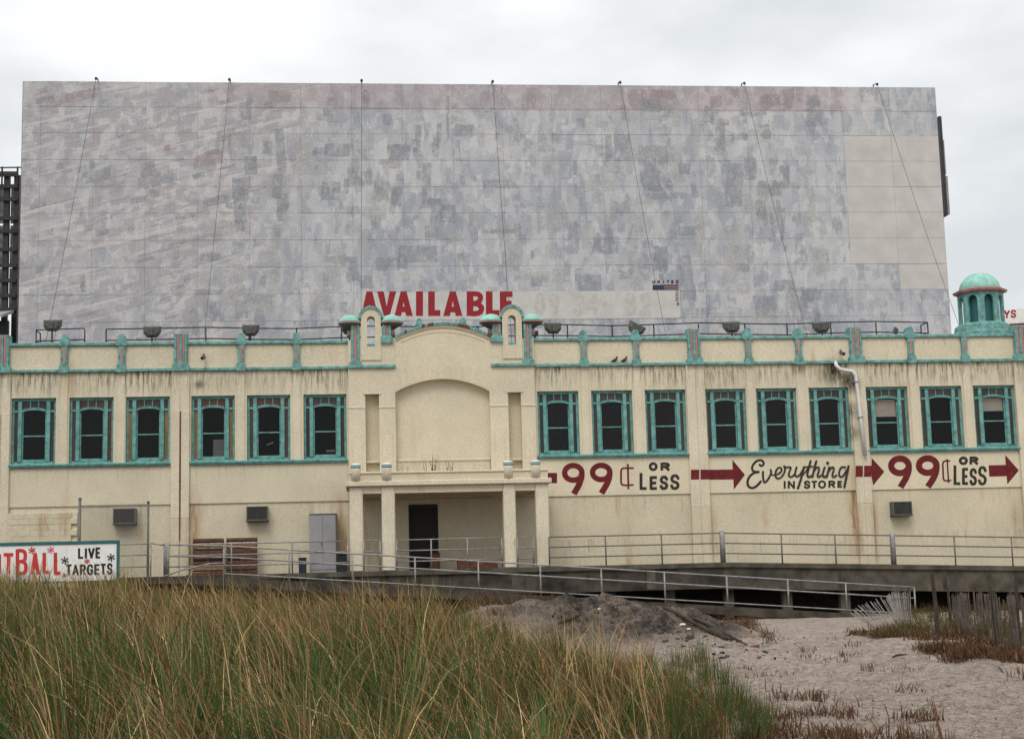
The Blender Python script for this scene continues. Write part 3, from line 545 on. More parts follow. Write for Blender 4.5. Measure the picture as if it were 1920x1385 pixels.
TOP = {6: 'red_glass', 7: 'red_glass', 5: 'brown_glass', 0: 'dark_glass', 3: 'dark_glass', 4: 'red_glass', 9: 'dark_glass', 13: 'dark_glass'}
wi = 0
for xs_, ww in WX:
    for x in xs_:
        loc = Vector((x+ww/2, 0, Z_WT-2.33))-BASE
        if ww not in protos: protos[ww] = make_window(ww); wd = protos[ww]; wd.parent = bld; wd.location = loc
        else: wd = copytree(protos[ww], bld, loc)
        sp = [c for c in wd.children if c.name.startswith('side_pane')]
        for c, m in zip(sorted(sp, key=lambda c: c.data.vertices[0].co.x), SIDE.get(wi, ('brown_glass', 'brown_glass'))): setmat(c, m)
        for c in wd.children:
            if c.name.startswith(('top_pane', 'top_light')): setmat(c, TOP.get(wi, 'brown_glass'))
        windows.append((wd, x, ww)); wi += 1
# things seen through the glass: blinds, a leaning panel; also a strip modelled for a reflection
for k, zlo in ((15, 7.30), (17, 7.45)):
    wd, x, ww = windows[k]; mb = MB(); n = 9; z1 = Z_WT-.45
    for i in range(n): za = z1-(z1-zlo)*i/n; zb = z1-(z1-zlo)*(i+1)/n; slab(mb, x+ww/2-.40, x+ww/2+.40, .235, .241, zb+.002, za, zb+.002, za)
    part('window_blind', mb, 'blind', wd)
wd, x, ww = windows[6]; mb = MB(); mb.bbox(x+ww/2-.02, x+ww/2+.37, .24, .28, Z_WT-2.2, Z_WT-1.55, .01); part('leaning_panel', mb, 'cardboard', wd)
wd, x, ww = windows[8]; mb = MB(); mb.bbox(x+ww/2+.02, x+ww/2+.36, .30, .55, Z_WT-2.06, Z_WT-1.98, .01); part('shelf_board', mb, 'cardboard', wd)
wd, x, ww = windows[7]; mb = MB(); mb.tube([(x+ww/2-.1, .5, Z_WT-1.75), (x+ww/2+.13, .5, Z_WT-1.66)], .018); part('reflection_strip', mb, 'blind', wd)  # pale tube standing in for a bright reflection in the pane
# --- walls, bay by bay
for (a, b), (xs_, ww), sm, in zip(SPAN, WX, SMALL):
    mb = MB(); mb.box(a, b, 0, .3, Z_LEDGE, Z_SILL-.01); part('wall', mb, 'sign_band' if a > 6 else 'wall', bld)
    mb = MB(); mb.box(a, b, 0, .3, Z_WT, Z_COR+.02); part('wall', mb, 'wall', bld)
    ed = [a]+[e for x in xs_ for e in (x, x+ww)]+[b]
    for k in range(0, len(ed), 2):
        mb = MB(); mb.box(ed[k], ed[k+1], 0, .3, Z_SILL-.009, Z_WT-.001); part('pier', mb, 'wall', bld)
    mb = MB(); mb.bbox(xs_[0]-.04, xs_[-1]+ww+.02, -.10, .16, Z_SILL-.005, Z_SILL+.125, .015); s_ = part('sill', mb, 'teal_window', bld)
    mb = MB(); mb.bbox(xs_[0]-.06, xs_[-1]+ww+.04, -.13, -.101, Z_SILL+.05, Z_SILL+.10, .01); part('nosing', mb, 'teal_window', s_)
    mb = MB(); mb.box(a, b, .03, .3, Z_COR+.13, Z_COP); part('parapet_panel', mb, 'wall', bld)
    mb = MB(); mb.bbox(a, b, -.10, .29, Z_COR+.021, Z_COR+.129, .015); part('cornice', mb, 'teal', bld)
    mb = MB(); mb.bbox(a, b, -.055, .36, Z_COP+.001, Z_COP+.12, .02); part('coping', mb, 'teal', bld)
    for c in sm:
        mb = MB(); mb.box(c-.13, c+.13, -.035, -.001, Z_SILL+.126, Z_COR+.02); part('pilaster', mb, 'trim', bld)
        mb = MB(); mb.bbox(c-.115, c+.115, -.085, .05, Z_COR+.30, Z_COP+.001, .012); sp_ = part('parapet_pilaster', mb, 'teal', bld)
        mb = MB(); mb.box(c-.034, c+.034, -.095, -.086, Z_COR+.34, Z_COP-.06); part('pink_strip', mb, 'pink', sp_)
        mb = MB(); mb.prism([(c-.16, Z_COR+.0), (c+.16, Z_COR+.0), (c+.16, Z_COR+.20), (c+.125, Z_COR+.29), (c-.125, Z_COR+.29), (c-.16, Z_COR+.20)], -.15, .04); part('base_block', mb, 'teal', sp_)
        mb = MB(); mb.prism([(c-.19, Z_COP-.01), (c+.19, Z_COP-.01), (c+.185, Z_COP+.12), (c+.12, Z_COP+.22), (c+.105, Z_COP+.34), (c+.06, Z_COP+.40), (c-.06, Z_COP+.40), (c-.105, Z_COP+.34), (c-.12, Z_COP+.22), (c-.185, Z_COP+.12)], -.105, .30); part('finial', mb, 'teal', sp_)
def fluted(c, z0, z1, hw, parent, yb=-.10, n=3, name='parapet_pilaster', depth=.42, base=True):
    mb = MB(); mb.bbox(c-hw, c+hw, yb, yb+depth, z0, z1, .015); p = part(name, mb, 'teal', parent); k = 2*n-1; st = 2*hw*.94/k
    for i in range(k):
        a = c-hw*.94+i*st; mb = MB(); pr = .045 if i % 2 == 0 else .012
        mb.bbox(a+.006, a+st-.006, yb-pr, yb-.001, z0+.03, z1-.02, .006); part('rib' if i % 2 == 0 else 'pink_strip', mb, 'teal' if i % 2 == 0 else 'pink', p)
    if base:
        mb = MB(); mb.prism([(c-hw-.06, z0-.24), (c+hw+.06, z0-.24), (c+hw+.06, z0-.05), (c+hw+.0, z0+.03), (c-hw-.0, z0+.03), (c-hw-.06, z0-.05)], yb-.09, yb+.14); part('base_block', mb, 'teal', p)
    return p
for c, hw in BIG:
    gp = .035 if c < 0 else .011
    for a, b in ((c-hw, c-gp), (c+gp, c+hw)):
        mb = MB(); mb.bbox(a, b, -.075, -.001, 7.86, Z_COR+.02, .012); part('pilaster', mb, 'trim', bld)
        mb = MB(); mb.bbox(a-.01, b+.01, -.11, -.001, Z_LEDGE-.5, 7.86, .015); part('pilaster', mb, 'trim', bld)
        mb = MB(); mb.bbox(a-.01, b+.01, -.11, .049, 0, Z_LEDGE-.5, .015); part('pilaster', mb, 'wall_low', bld)
    mb = MB(); mb.box(c-gp+.001, c+gp-.001, -.05, -.001, 0, Z_COR+.02); part('groove', mb, 'trim', bld)
    fluted(c, Z_COR+.26, Z_PIL+.02, .24, bld)
# rust streak in the groove of one pilaster, as a shallow channel of rusted metal
mb = MB(); mb.prism([(-6.424, 5.3), (-6.356, 5.3), (-6.36, 7.85), (-6.40, 7.85)], -.105, -.085); part('rusted_channel', mb, 'rust', bld)
mb = MB(); mb.prism([(-6.41, 3.3), (-6.37, 3.3), (-6.356, 5.29), (-6.424, 5.29)], -.100, -.085); part('rusted_channel', mb, 'rust', bld)
# lower wall, with the doorway
DX0, DX1, DZT = 1.64, 2.70, 4.33
for a, b in ((-19, -12.58), (-12.58, -6.39), (-6.39, DX0), (DX1, 12.27), (12.27, 18.42), (18.42, 24.82), (24.82, 31.1)):
    mb = MB(); mb.box(a, b, .05, .3, 0, Z_LEDGE-.001); part('lower_wall', mb, 'wall_low', bld)
mb = MB(); mb.box(DX0, DX1, .05, .3, DZT, Z_LEDGE-.001); part('lower_wall', mb, 'wall_low', bld)
mb = MB(); mb.box(DX0, DX1, .05, .3, 0, DZ+.08); part('door_step', mb, 'concrete', bld)
mb = MB(); mb.bbox(DX0+.06, DX1-.06, .20, .25, DZ+.081, DZT-.06, .01); dr = part('door', mb, 'black', bld)
for a, b in ((DX0+.001, DX0+.06), (DX1-.06, DX1-.001)): mb = MB(); mb.box(a, b, .14, .27, DZ+.081, DZT-.001); part('door_frame', mb, 'steel_dark', dr)
mb = MB(); mb.box(DX0+.061, DX1-.061, .14, .27, DZT-.06, DZT-.001); part('door_frame', mb, 'steel_dark', dr)
mb = MB(); mb.bbox(DX0+.02, DX1-.02, -.01, .13, DZT-.0, DZT+.05, .01); part('lintel', mb, 'steel_dark', dr)
mb = MB(); mb.tube([(DX1-.17, .20, 3.05), (DX1-.17, .14, 3.05), (DX1-.17, .14, 3.25), (DX1-.17, .20, 3.25)], .014, 6); part('handle', mb, 'galv_dark', dr)
# dark rooms behind the windows
mb = MB(); mb.add([(-19, .31, 5.3), (31, .31, 5.3), (31, 5, 5.3), (-19, 5, 5.3), (-19, .31, 9.0), (31, .31, 9.0), (31, 5, 9.0), (-19, 5, 9.0)], [(0, 1, 2, 3), (4, 7, 6, 5), (3, 2, 6, 7), (0, 3, 7, 4), (1, 5, 6, 2)]); part('interior', mb, 'interior', bld)
for x in (-12.6, -6.4, 12.3, 18.4, 24.8): mb = MB(); mb.box(x-.06, x+.06, .32, 4.9, 5.31, 8.99); part('partition', mb, 'interior', bld)
mb = MB(); mb.box(-19, 31.1, .31, 24, 9.45, 9.6); part('roof', mb, 'roof', bld)
mb = MB(); mb.box(-19.2, -19.0, 0, 24, 0, 10.2); mb.box(31.1, 31.3, 0, 24, 0, 10.2); mb.box(-19, 31.1, 23.8, 24, 0, 9.44); part('outer_wall', mb, 'wall_low', bld)
# painted block wall at the left end
gb = MB(); gb.bbox(0, .398, 0, .09, 0, .198, .008); blk = gb.mesh('block'); blk.materials.append(M['wall_low'])
x1b = -9.92
for r in range(13):
    for k in range(17):
        x = x1b-.4*(k+1)+(.2 if r % 2 else 0)-.2; z = 1.75+r*.2
        if x+.398 > x1b+.01: continue
        o = obj('block', blk, None, bld, Vector((x, -.105+random.uniform(-.006, .006), z))-BASE)
mb = MB(); mb.box(-17, x1b-.005, -.02, .048, .0, 4.36); part('block_backing', mb, 'wall_low', bld)
# ------------------------------------------------------------------ central pavilion of the building
PY = -.13
def pav(poly, y0=PY, y1=.3, m='wall', name='pavilion_wall', parent=None): mb = MB(); mb.prism(poly, y0, y1); return part(name, mb, m, parent or bld)
R = lambda x0, x1, z0, z1: [(x0, z0), (x1, z0), (x1, z1), (x0, z1)]
XL0, XL1, XL2, XL3 = -.45, .15, .64, 1.23      # pilaster, slit, pilaster edges on one side
XR3, XR2, XR1, XR0 = 4.64, 5.31, 5.78, 6.30
for a, b in ((XL0, XL1), (XL2, XL3), (XR3, XR2), (XR1, XR0)):
    pav(R(a, b, Z_LEDGE, 7.85), PY-.03, .3, 'trim', 'pilaster'); pav(R(a, b, 7.85, 8.42), PY, .3, 'trim', 'pilaster')
    c = (a+b)/2; hw = .17; n = 10
    arc = [(c+hw*math.cos(math.pi*k/n), 6.95+hw*math.sin(math.pi*k/n)) for k in range(n+1)]
    pav([(c-hw, 5.45), (c+hw, 5.45)]+arc, PY-.06, PY-.031, 'trim', 'niche_panel')
    mb = MB(); mb.bbox(c-hw-.06, c+hw+.06, PY-.10, PY-.031, 5.36, 5.45, .012); part('plinth', mb, 'whitecap', bld)
    mb = MB(); mb.bbox(a-.015, b+.015, PY-.055, PY-.002, 7.85, 7.90, .012); part('string_course', mb, 'trim', bld)
for a, b in ((XL1, XL2), (XR2, XR1)):
    pav(R(a, b, Z_LEDGE, 8.42), .22, .3, 'wall_low', 'slit_back'); mb = MB(); mb.bbox(a+.001, b-.001, .05, .218, 5.9, 5.98, .01); part('slit_ledge', mb, 'trim', bld)
    pav(R(a-.06, b+.06, 8.36, 8.42), PY-.05, PY-.031, 'trim', 'slit_head')
# arch field and its segmental head
n = 16; arc = [(XL3+(XR3-XL3)*k/n, 8.42+.47*math.sin(math.pi*k/n)**.82) for k in range(n+1)]
pav([(XL0, 8.42)]+arc+[(XR0, 8.42), (XR0, 9.30), (XL0, 9.30)], PY, .3, 'wall_plain')
pav([(XL3, Z_LEDGE)]+[(XR3, Z_LEDGE)]+[(x, z) for x, z in reversed(arc)], .16, .3, 'wall_plain', 'arch_field')
mb = MB(); mb.bbox(XL3+.02, XR3-.02, .06, .16, 5.93, 6.02, .012); part('arch_ledge', mb, 'trim', bld)
mb = MB(); mb.box(XL3+.02, XR3-.02, .10, .16, 5.05, 5.929); part('arch_apron', mb, 'wall_low', bld)
# pediment with its arched top
arc2 = [(XL3+.02+(XR3+.05-XL3)*k/n, 10.36+.47*math.sin(math.pi*k/n)**.9) for k in range(n+1)]
ped = pav([(XL3+.02, 9.30), (XR3+.07, 9.30)]+[(x, z) for x, z in reversed(arc2)], PY, .3, 'wall_plain', 'pediment')
mb = MB(); mb.prism([(x, z-.235) for x, z in arc2[1:-1]]+[(x, z-.215) for x, z in reversed(arc2[1:-1])], PY-.018, PY-.001); part('arch_bead', mb, 'trim', ped)
mb = MB(); mb.prism([(x, z-.06) for x, z in arc2]+[(x, z+.015) for x, z in reversed(arc2)], PY-.05, PY-.001); part('arch_bead', mb, 'trim', ped)
for k in range(n):
    (xa, za), (xb, zb) = arc2[k], arc2[k+1]; tl = .13+random.uniform(-.012, .012)
    for j in (0, 1):
        x0 = xa+(xb-xa)*j/2; x2 = xa+(xb-xa)*(j+1)/2; z0 = za+(zb-za)*j/2; z2 = za+(zb-za)*(j+1)/2
        mb = MB(); mb.prism([(x0+.006, z0+.016), (x2-.006, z2+.016), (x2-.006, z2+tl), (x0+.006, z0+tl)], PY-.10, .34); part('coping_tile', mb, 'rust' if random.random() < .27 else 'teal', ped)
for c in (2.14, 3.72):
    z = 10.36+.47*math.sin(math.pi*(c-XL3)/(XR3-XL3))**.9+.12; mb = MB(); mb.prism([(c-.16, z), (c+.16, z), (c+.11, z+.09), (c+.10, z+.2), (c+.04, z+.26), (c-.04, z+.26), (c-.10, z+.2), (c-.11, z+.09)], PY-.09, .2); part('finial', mb, 'teal', ped)
for s, cx in ((-1, .385), (1, 5.52)):
    x0, x1 = cx-.36, cx+.36
    a, b = (XL0, XL3+.02) if s < 0 else (XR3+.07, XR0)
    pav(R(a, x0-.001, 9.301, 10.34), PY+.02, .3, 'wall_plain', 'tower_wall'); pav(R(x1+.001, b-.002, 9.301, 10.34), PY+.02, .3, 'wall_plain', 'tower_wall'); pav(R(x0, x1, 9.301, 9.599), PY+.02, .3, 'wall_plain', 'tower_wall')
    hw = .145; pav(R(x0, cx-hw, 10.10, 11.06), PY-.02, .46, 'wall_plain', 'tower_jamb'); pav(R(cx+hw, x1, 10.10, 11.06), PY-.02, .46, 'wall_plain', 'tower_jamb')
    pav(R(x0, x1, 9.60, 10.099), PY-.02, .46, 'wall_plain', 'tower_base')
    ar = [(cx+hw*math.cos(math.pi*k/10), 11.06+hw*math.sin(math.pi*k/10)) for k in range(11)]; tp = [(cx+.36*math.cos(math.pi*k/14), 11.13+.35*math.sin(math.pi*k/14)) for k in range(15)]
    pav([(x1, 11.061)]+tp[0:]+[(x0, 11.061)]+[p for p in reversed(ar)], PY-.02, .46, 'wall_plain', 'tower_head')
    cap = [(cx+.45*math.cos(math.pi*k/14), 11.13+.46*math.sin(math.pi*k/14)) for k in range(15)]; tp2 = [(cx+.362*math.cos(math.pi*k/14), 11.13+.352*math.sin(math.pi*k/14)) for k in range(15)]
    pav(cap+list(reversed(tp2)), PY-.06, .50, 'teal', 'tower_cap')
    mb = MB(); mb.box(cx-hw+.001, cx+hw-.001, PY-.01, .44, 10.102, 10.19); part('tower_sill', mb, 'teal', bld)
    mb = MB(); mb.bbox(a+.0, b-.0, PY-.10, .2, Z_COR+.035, Z_COR+.15, .015); part('cornice', mb, 'teal', bld)
    for side in (-1, 1):
        kx = cx+side*.74; outer = (side == s)
        mb = MB(); mb.lathe([(.43, 10.945), (.447, 10.96), (.44, 10.994)], kx, .12, 28); part('canopy_rim', mb, 'pink', bld, True); mb = MB(); mb.lathe([(.14, 10.76), (.20, 10.81), (.36, 10.90), (.425, 10.944)], kx, .12, 28); part('canopy_soffit', mb, 'lamp', bld, True)
        mb = MB(); mb.lathe([(.445, 10.995), (.43, 11.05), (.37, 11.15), (.25, 11.235), (.10, 11.285), (.01, 11.29)], kx, .12, 28); part('canopy', mb, 'teal_light', bld, True)
        mb = MB(); mb.lathe([(.13, 10.50), (.13, 10.72)], kx, .12, 16); part('canopy_neck', mb, 'pink', bld, True)
        fluted(kx-side*.17 if outer else kx-side*.17, 9.55 if outer else 10.45, 10.90, .16, bld, PY+.01, 2, 'tower_pilaster', .34, True)
# ------------------------------------------------------------------ porch and balcony of the building
PF = -2.85
for a, b in ((-.43, .02), (.65, 1.10), (4.79, 5.21), (5.90, 6.35)):
    mb = MB(); mb.bbox(a, b, PF, PF+.45, DZ, 4.88, .03); part('porch_column', mb, 'trim', bld)
beamz = 4.64
for a, b in ((.021, .649), (1.101, 4.789), (5.211, 5.899)):
    mb = MB(); mb.box(a, b, PF+.05, PF+.40, beamz, 4.879); part('porch_beam', mb, 'trim', bld)
for a, b in ((-.38, -.03), (5.95, 6.30)):
    mb = MB(); mb.box(a, b, PF+.451, -.14, beamz, 4.879); part('porch_beam', mb, 'wall_low', bld)
mb = MB(); mb.bbox(-.55, 6.46, PF-.12, -.14, 4.881, 5.05, .02); part('balcony_slab', mb, 'trim', bld)
mb = MB(); mb.box(-.42, 6.34, PF-.02, PF+.16, 5.051, 5.30); part('balcony_wall', mb, 'wall_low', bld)
mb = MB(); mb.bbox(-.45, 6.37, PF-.06, PF+.20, 5.301, 5.37, .012); part('balcony_coping', mb, 'trim', bld)
for a, b in ((-.42, -.24), (6.16, 6.34)): mb = MB(); mb.box(a, b, PF+.161, -.20, 5.051, 5.30); part('balcony_wall', mb, 'wall_low', bld)
for c in (-.21, .84, 4.99, 5.93):
    mb = MB(); mb.lathe([(.175, 5.051), (.175, 5.46), (.165, 5.50)], c, PF+.05, 18); pd = part('balcony_pedestal', mb, 'trim', bld, True)
    mb = MB(); mb.lathe([(.172, 5.50), (.172, 5.60)], c, PF+.05, 18); part('blue_band', mb, 'bluecap', pd, True)
    mb = MB(); mb.lathe([(.18, 5.60), (.17, 5.635), (.10, 5.665), (.01, 5.67)], c, PF+.05, 18); part('white_cap', mb, 'whitecap', pd, True)
mb = MB(); mb.box(XL0+.02, XR0-.02, -.139, .049, 4.60, 5.04); part('porch_ceiling', mb, 'wall_low', bld)
mb = MB(); mb.box(.03, 5.94, PF+.41, -.141, 4.66, 4.75); part('porch_ceiling', mb, 'wall_low', bld)
# ------------------------------------------------------------------ painted lettering on the wall
YW, YP = -.002, -.1125
T2 = lambda x, y: (1010+x/4.777, 830+y/4.777); T3 = lambda x, y: (1360+x/6.4, 830+y/6.4); T4 = lambda x, y: (1590+x/5.54, 830+y/5.54)
def nine(p, cx, cy, rx, ry, wd, tail, wt):
    p.ellipse(cx, cy, rx-wd/2, ry-wd/2, wd); p.stroke([(cx+rx-wt/2, cy+4), (cx+rx-wt/2-4, cy+ry*.55), (cx+(rx-wt/2)*.62+tail[0]*.2, cy+ry*1.25), (cx+tail[0], cy+tail[1])], wt, flat=True)
p = Paint(YW, T2); nine(p, 310, 268, 102, 90, 49, (5, 188), 54); p.out('painted_numeral', 'redpaint', bld)
p = Paint(YW, T2); nine(p, 560, 264, 102, 88, 49, (2, 186), 54); p.out('painted_numeral', 'redpaint', bld)
p = Paint(YW, T2); p.stroke([(846, 226), (765, 226), (740, 245), (738, 300), (740, 360), (765, 378), (844, 376)], 17); p.stroke([(799, 188), (804, 414)], 17, False, flat=True); p.out('painted_cent_sign', 'redpaint', bld)
p = Paint(YW, T2); p.letter('O', 986, 172, 1066, 252, 25); p.out('painted_letter', 'blackpaint', bld); p = Paint(YW, T2); p.letter('R', 1091, 174, 1176, 252, 24); p.out('painted_letter', 'blackpaint', bld)
for ch, b in (('L', (903, 264, 972, 421)), ('E', (993, 296, 1064, 421)), ('S', (1082, 292, 1162, 421)), ('S', (1176, 280, 1264, 420))): p = Paint(YW, T2); p.letter(ch, *b, 27); p.out('painted_letter', 'blackpaint', bld)
p = Paint(YW, T2); p.poly([(52, 268), (165, 268), (165, 360), (95, 360), (60, 300)]); p.out('painted_arrow', 'redpaint', bld)
# arrow over the pilaster: one piece on each face it crosses
xw = lambda X: None
def arrow_piece(Y, pts): p = Paint(Y, lambda x, y: (x, y)); p.poly(pts); p.out('painted_arrow', 'redpaint', bld)
def wx(X, Y, pyx=890): # photo x of a world X on plane Y, at image row pyx
    v = np.array([X, Y, 5.2])-CAM; return IW/2+FPX*(v@RIGHT)/(v@FWD)
def shaft(x0, x1, yt, yb, slope, Y): arrow_piece(Y, [(x0, yt+slope*(x0-1300)), (x1, yt+slope*(x1-1300)), (x1, yb+slope*(x1-1300)), (x0, yb+slope*(x0-1300))])
c, hw = BIG[3]; e = [wx(c-hw-.01, YP), wx(c-.025, YP), wx(c+.025, YP), wx(c+hw+.01, YP), wx(c+hw+.012, YW)]
shaft(max(e[0], 1295.2)+.3, e[1], 880.2, 898.7, -.012, YP); shaft(e[2], e[3]-.2, 880.2, 898.7, -.012, YP); shaft(e[4], 1376, 880.6, 899.4, -.012, YW)
arrow_piece(YW, [T2(1735, 150), T2(1848, 285), T2(1748, 418), T2(1744, 326), T2(1738, 236)])
c, hw = BIG[4]; e = [wx(c-hw-.01, YP), wx(c-.025, YP), wx(c+.025, YP), wx(c+hw+.01, YP), wx(c+hw+.012, YW)]
shaft(max(e[0], 1600.5), e[1], 876.5, 897.5, -.012, YP); shaft(e[2], e[3]-.2, 876.5, 897.5, -.012, YP)
if e[4] < 1634: shaft(e[4], 1634.3, 877, 897.8, -.012, YW)
arrow_piece(YW, [T4(245, 155), T4(378, 298), T4(262, 442), T4(247, 362), T4(245, 240)])
arrow_piece(YW, [T4(1460, 232), T4(1638, 228), T4(1632, 122), T4(1775, 285), T4(1655, 430), T4(1648, 345), T4(1468, 350)])
p = Paint(YW, T4); nine(p, 540, 238, 124, 108, 66, (5, 222), 66); p.out('painted_numeral', 'redpaint', bld)
p = Paint(YW, T4); nine(p, 828, 235, 124, 108, 66, (2, 220), 66); p.out('painted_numeral', 'redpaint', bld)
p = Paint(YW, T4); p.stroke([(1053, 188), (1003, 190), (986, 215), (988, 300), (992, 370), (1010, 392), (1065, 388)], 18); p.stroke([(1030, 168), (1045, 416)], 16, False, flat=True); p.out('painted_cent_sign', 'redpaint', bld)
p = Paint(YW, T4); p.letter('O', 1150, 140, 1246, 230, 30); p.out('painted_letter', 'blackpaint', bld); p = Paint(YW, T4); p.letter('R', 1262, 140, 1355, 230, 28); p.out('painted_letter', 'blackpaint', bld)
for ch, b in (('L', (1096, 228, 1172, 438)), ('E', (1184, 258, 1252, 436)), ('S', (1260, 262, 1342, 442)), ('S', (1348, 240, 1444, 440))): p = Paint(YW, T4); p.letter(ch, *b, 30); p.out('painted_letter', 'blackpaint', bld)
SCRIPT = [([(412, 262), (430, 276), (456, 262), (458, 232), (430, 208), (385, 214), (345, 246), (322, 292), (330, 332), (365, 347), (398, 347)], 28), ([(398, 349), (340, 362), (288, 408), (266, 468), (278, 518), (315, 540), (355, 530), (395, 498), (424, 462)], 29),
 ([(452, 346), (452, 400), (462, 462), (482, 470), (520, 425), (548, 365), (545, 322)], 25), ([(545, 352), (566, 384), (600, 384)], 16), ([(600, 384), (645, 366), (676, 332), (664, 298), (632, 302), (606, 342), (600, 392), (625, 426), (664, 416), (700, 372), (716, 322), (706, 278)], 22),
 ([(706, 278), (730, 292), (770, 290), (786, 300), (768, 350), (762, 390), (782, 408), (812, 396), (838, 362)], 22), ([(856, 292), (840, 350), (842, 392), (864, 402), (896, 380), (926, 330)], 23), ([(944, 290), (922, 380), (896, 470), (872, 542)], 27),
 ([(926, 388), (960, 350), (990, 300)], 13), ([(1024, 216), (1002, 300), (984, 376), (1000, 408), (1030, 396)], 25), ([(952, 288), (1052, 282)], 17), ([(1092, 218), (1068, 310), (1046, 406)], 25), ([(1056, 352), (1092, 298), (1122, 296), (1122, 340), (1106, 388), (1122, 408), (1150, 388)], 22),
 ([(1192, 292), (1172, 360), (1172, 396), (1196, 406), (1220, 386)], 24), ([(1248, 292), (1232, 350), (1218, 408)], 24), ([(1230, 358), (1268, 300), (1298, 294), (1300, 332), (1284, 384), (1300, 408), (1334, 388)], 22),
 ([(1440, 292), (1398, 290), (1372, 330), (1366, 384), (1390, 406), (1424, 382), (1452, 330)], 22), ([(1478, 280), (1462, 370), (1444, 450), (1430, 530)], 27)]
p = Paint(YW, T3)
for pts, wd_ in SCRIPT: p.stroke(pts, wd_)
p.disc(1228, 240, 18, 18); p.out('painted_script', 'blackpaint', bld)
for ch, b in (('I', (696, 452, 728, 552)), ('N', (748, 452, 836, 552)), ('S', (940, 450, 1022, 550)), ('T', (1030, 452, 1106, 548)), ('O', (1112, 448, 1210, 548)), ('R', (1236, 450, 1320, 542)), ('E', (1344, 452, 1404, 538))): p = Paint(YW, T3); p.letter(ch, *b, 25); p.out('painted_letter', 'blackpaint', bld)
# ------------------------------------------------------------------ the big billboard on the roof
BY = 16.0
bb = thing('billboard', 'huge weathered grey billboard with faded patches standing on the roof', 'billboard', (6.5, BY, 9.6))
BX0, BX1, PW = -15.65, 28.75, 2.42
ZR = [25.44, 24.20, 22.93, 21.63, 20.34, 19.05, 17.75, 16.46, 15.18, 13.89, 12.60, 11.31]
pm = {}
def panelmesh(wd, h):
    k = (round(wd, 2), round(h, 2))
    if k not in pm:
        mb = MB(); mb.bbox(.003, wd-.003, 0, .03, .005, h-.005, .003); pm[k] = mb.mesh('panel'); pm[k].materials.append(M['board'])
    return pm[k]
BB = wloc(bb)
for r in range(len(ZR)-1):
    h = ZR[r]-ZR[r+1]; x = BX1
    while x > BX0+.05:
        x0 = max(BX0, x-PW); o = obj('panel', panelmesh(x-x0, h), None, bb, Vector((x0, BY+random.uniform(-.006, .006), ZR[r+1]))-BB)
        o.rotation_euler.x = random.uniform(-.004, .004)
        if x0 > 23.7 and 2 <= r <= 6: setmat(o, 'beige_board')
        if x0 > 26 and r == 7: setmat(o, 'beige_board')
        x = x0
mb = MB(); mb.box(BX0+.02, BX1-.02, BY+.06, BY+.10, ZR[-1], ZR[0]-.03); part('backing', mb, 'panelgrey', bb)
for e in (BX0, BX1): mb = MB(); mb.box(e-.02, e+.02, BY+.032, BY+.30, ZR[-1], ZR[0]-.01); part('edge_trim', mb, 'rust' if e < 0 else 'panelgrey', bb)
for x in np.arange(BX0+1.2, BX1, 3.48):
    mb = MB(); mb.box(x-.12, x+.12, BY+.11, BY+.40, 9.6, ZR[0]-.4); part('post', mb, 'steel_dark', bb)
    mb = MB(); mb.tube([(x, BY+.35, 22.0), (x, BY+6.2, 9.62)], .09, 6); part('brace', mb, 'steel_dark', bb)
for z in (12.2, 16, 19.5, 23.5): mb = MB(); mb.box(BX0+.1, BX1-.1, BY+.101, BY+.109, z, z+.2); part('stringer', mb, 'steel_dark', bb)
a = onY(672, 544, BY); b = onY(1276, 597, BY); mb = MB(); mb.box(a[0], b[0], BY-.014, BY-.010, 13.86, 15.20); part('repainted_strip', mb, 'board_strip', bb)
YB = BY-.0165
def bpoly(name, pts, m, k=0): p = Paint(YB-.0005*k); p.poly(pts); return p.out(name, m, bb)
def slabs(xs, yt, yb, letter):
    p = Paint(YB)
    for q in letter: p.poly([(xs+x, yb+(yt-yb)*t) for x, t in q])
    return p.out('red_letter', 'billred', bb)
t = 12.5; YT, YBt = 546.2, 592.3
def A_(x0, x1): w_ = x1-x0; m_ = w_/2; return slabs(x0, YT, YBt, [[(0, 0), (t, 0), (m_+3.5, 1), (m_-5.5, 1)], [(w_-t, 0), (w_, 0), (m_+5.5, 1), (m_-3.5, 1)], [(8, .15), (w_-8, .15), (w_-10, .38), (10, .38)]])
def V_(x0, x1): w_ = x1-x0; m_ = w_/2; return slabs(x0, YT, YBt, [[(0, 1), (t, 1), (m_+3.5, 0), (m_-5.5, 0)], [(w_-t, 1), (w_, 1), (m_+5.5, 0), (m_-3.5, 0)]])
def L_(x0, x1): w_ = x1-x0; return slabs(x0, YT, YBt, [[(0, 0), (t, 0), (t, 1), (0, 1)], [(0, 0), (w_, 0), (w_, .24), (0, .24)]])
A_(677, 708.5); V_(707, 743); A_(739.5, 774); slabs(780, YT, YBt, [[(0, 0), (13.2, 0), (13.2, 1), (0, 1)]]); L_(802.8, 825.5); A_(831, 867); L_(911, 936.5)
p = Paint(YB); p.poly([(875, YT), (875+t, YT), (875+t, YBt), (875, YBt)]); q_ = 9.5
p.stroke([(884, YT+q_/2), (894, YT+q_/2), (900, YT+8), (901, YT+13), (898, YT+19), (892, YT+22), (884, YT+22.5)], q_, flat=True); p.stroke([(884, YT+23), (895, YT+23.5), (902, YT+29), (902.5, YT+34), (900, YT+39), (893, YBt-q_/2), (884, YBt-q_/2)], q_+.5, flat=True); p.out('red_letter', 'billred', bb)
slabs(937.2, YT, YBt, [[(0, 0), (t, 0), (t, 1), (0, 1)], [(0, .77), (23.8, .77), (23.8, 1), (0, 1)], [(0, .40), (22, .40), (22, .62), (0, .62)], [(0, 0), (24.5, 0), (24.5, .23), (0, .23)]])
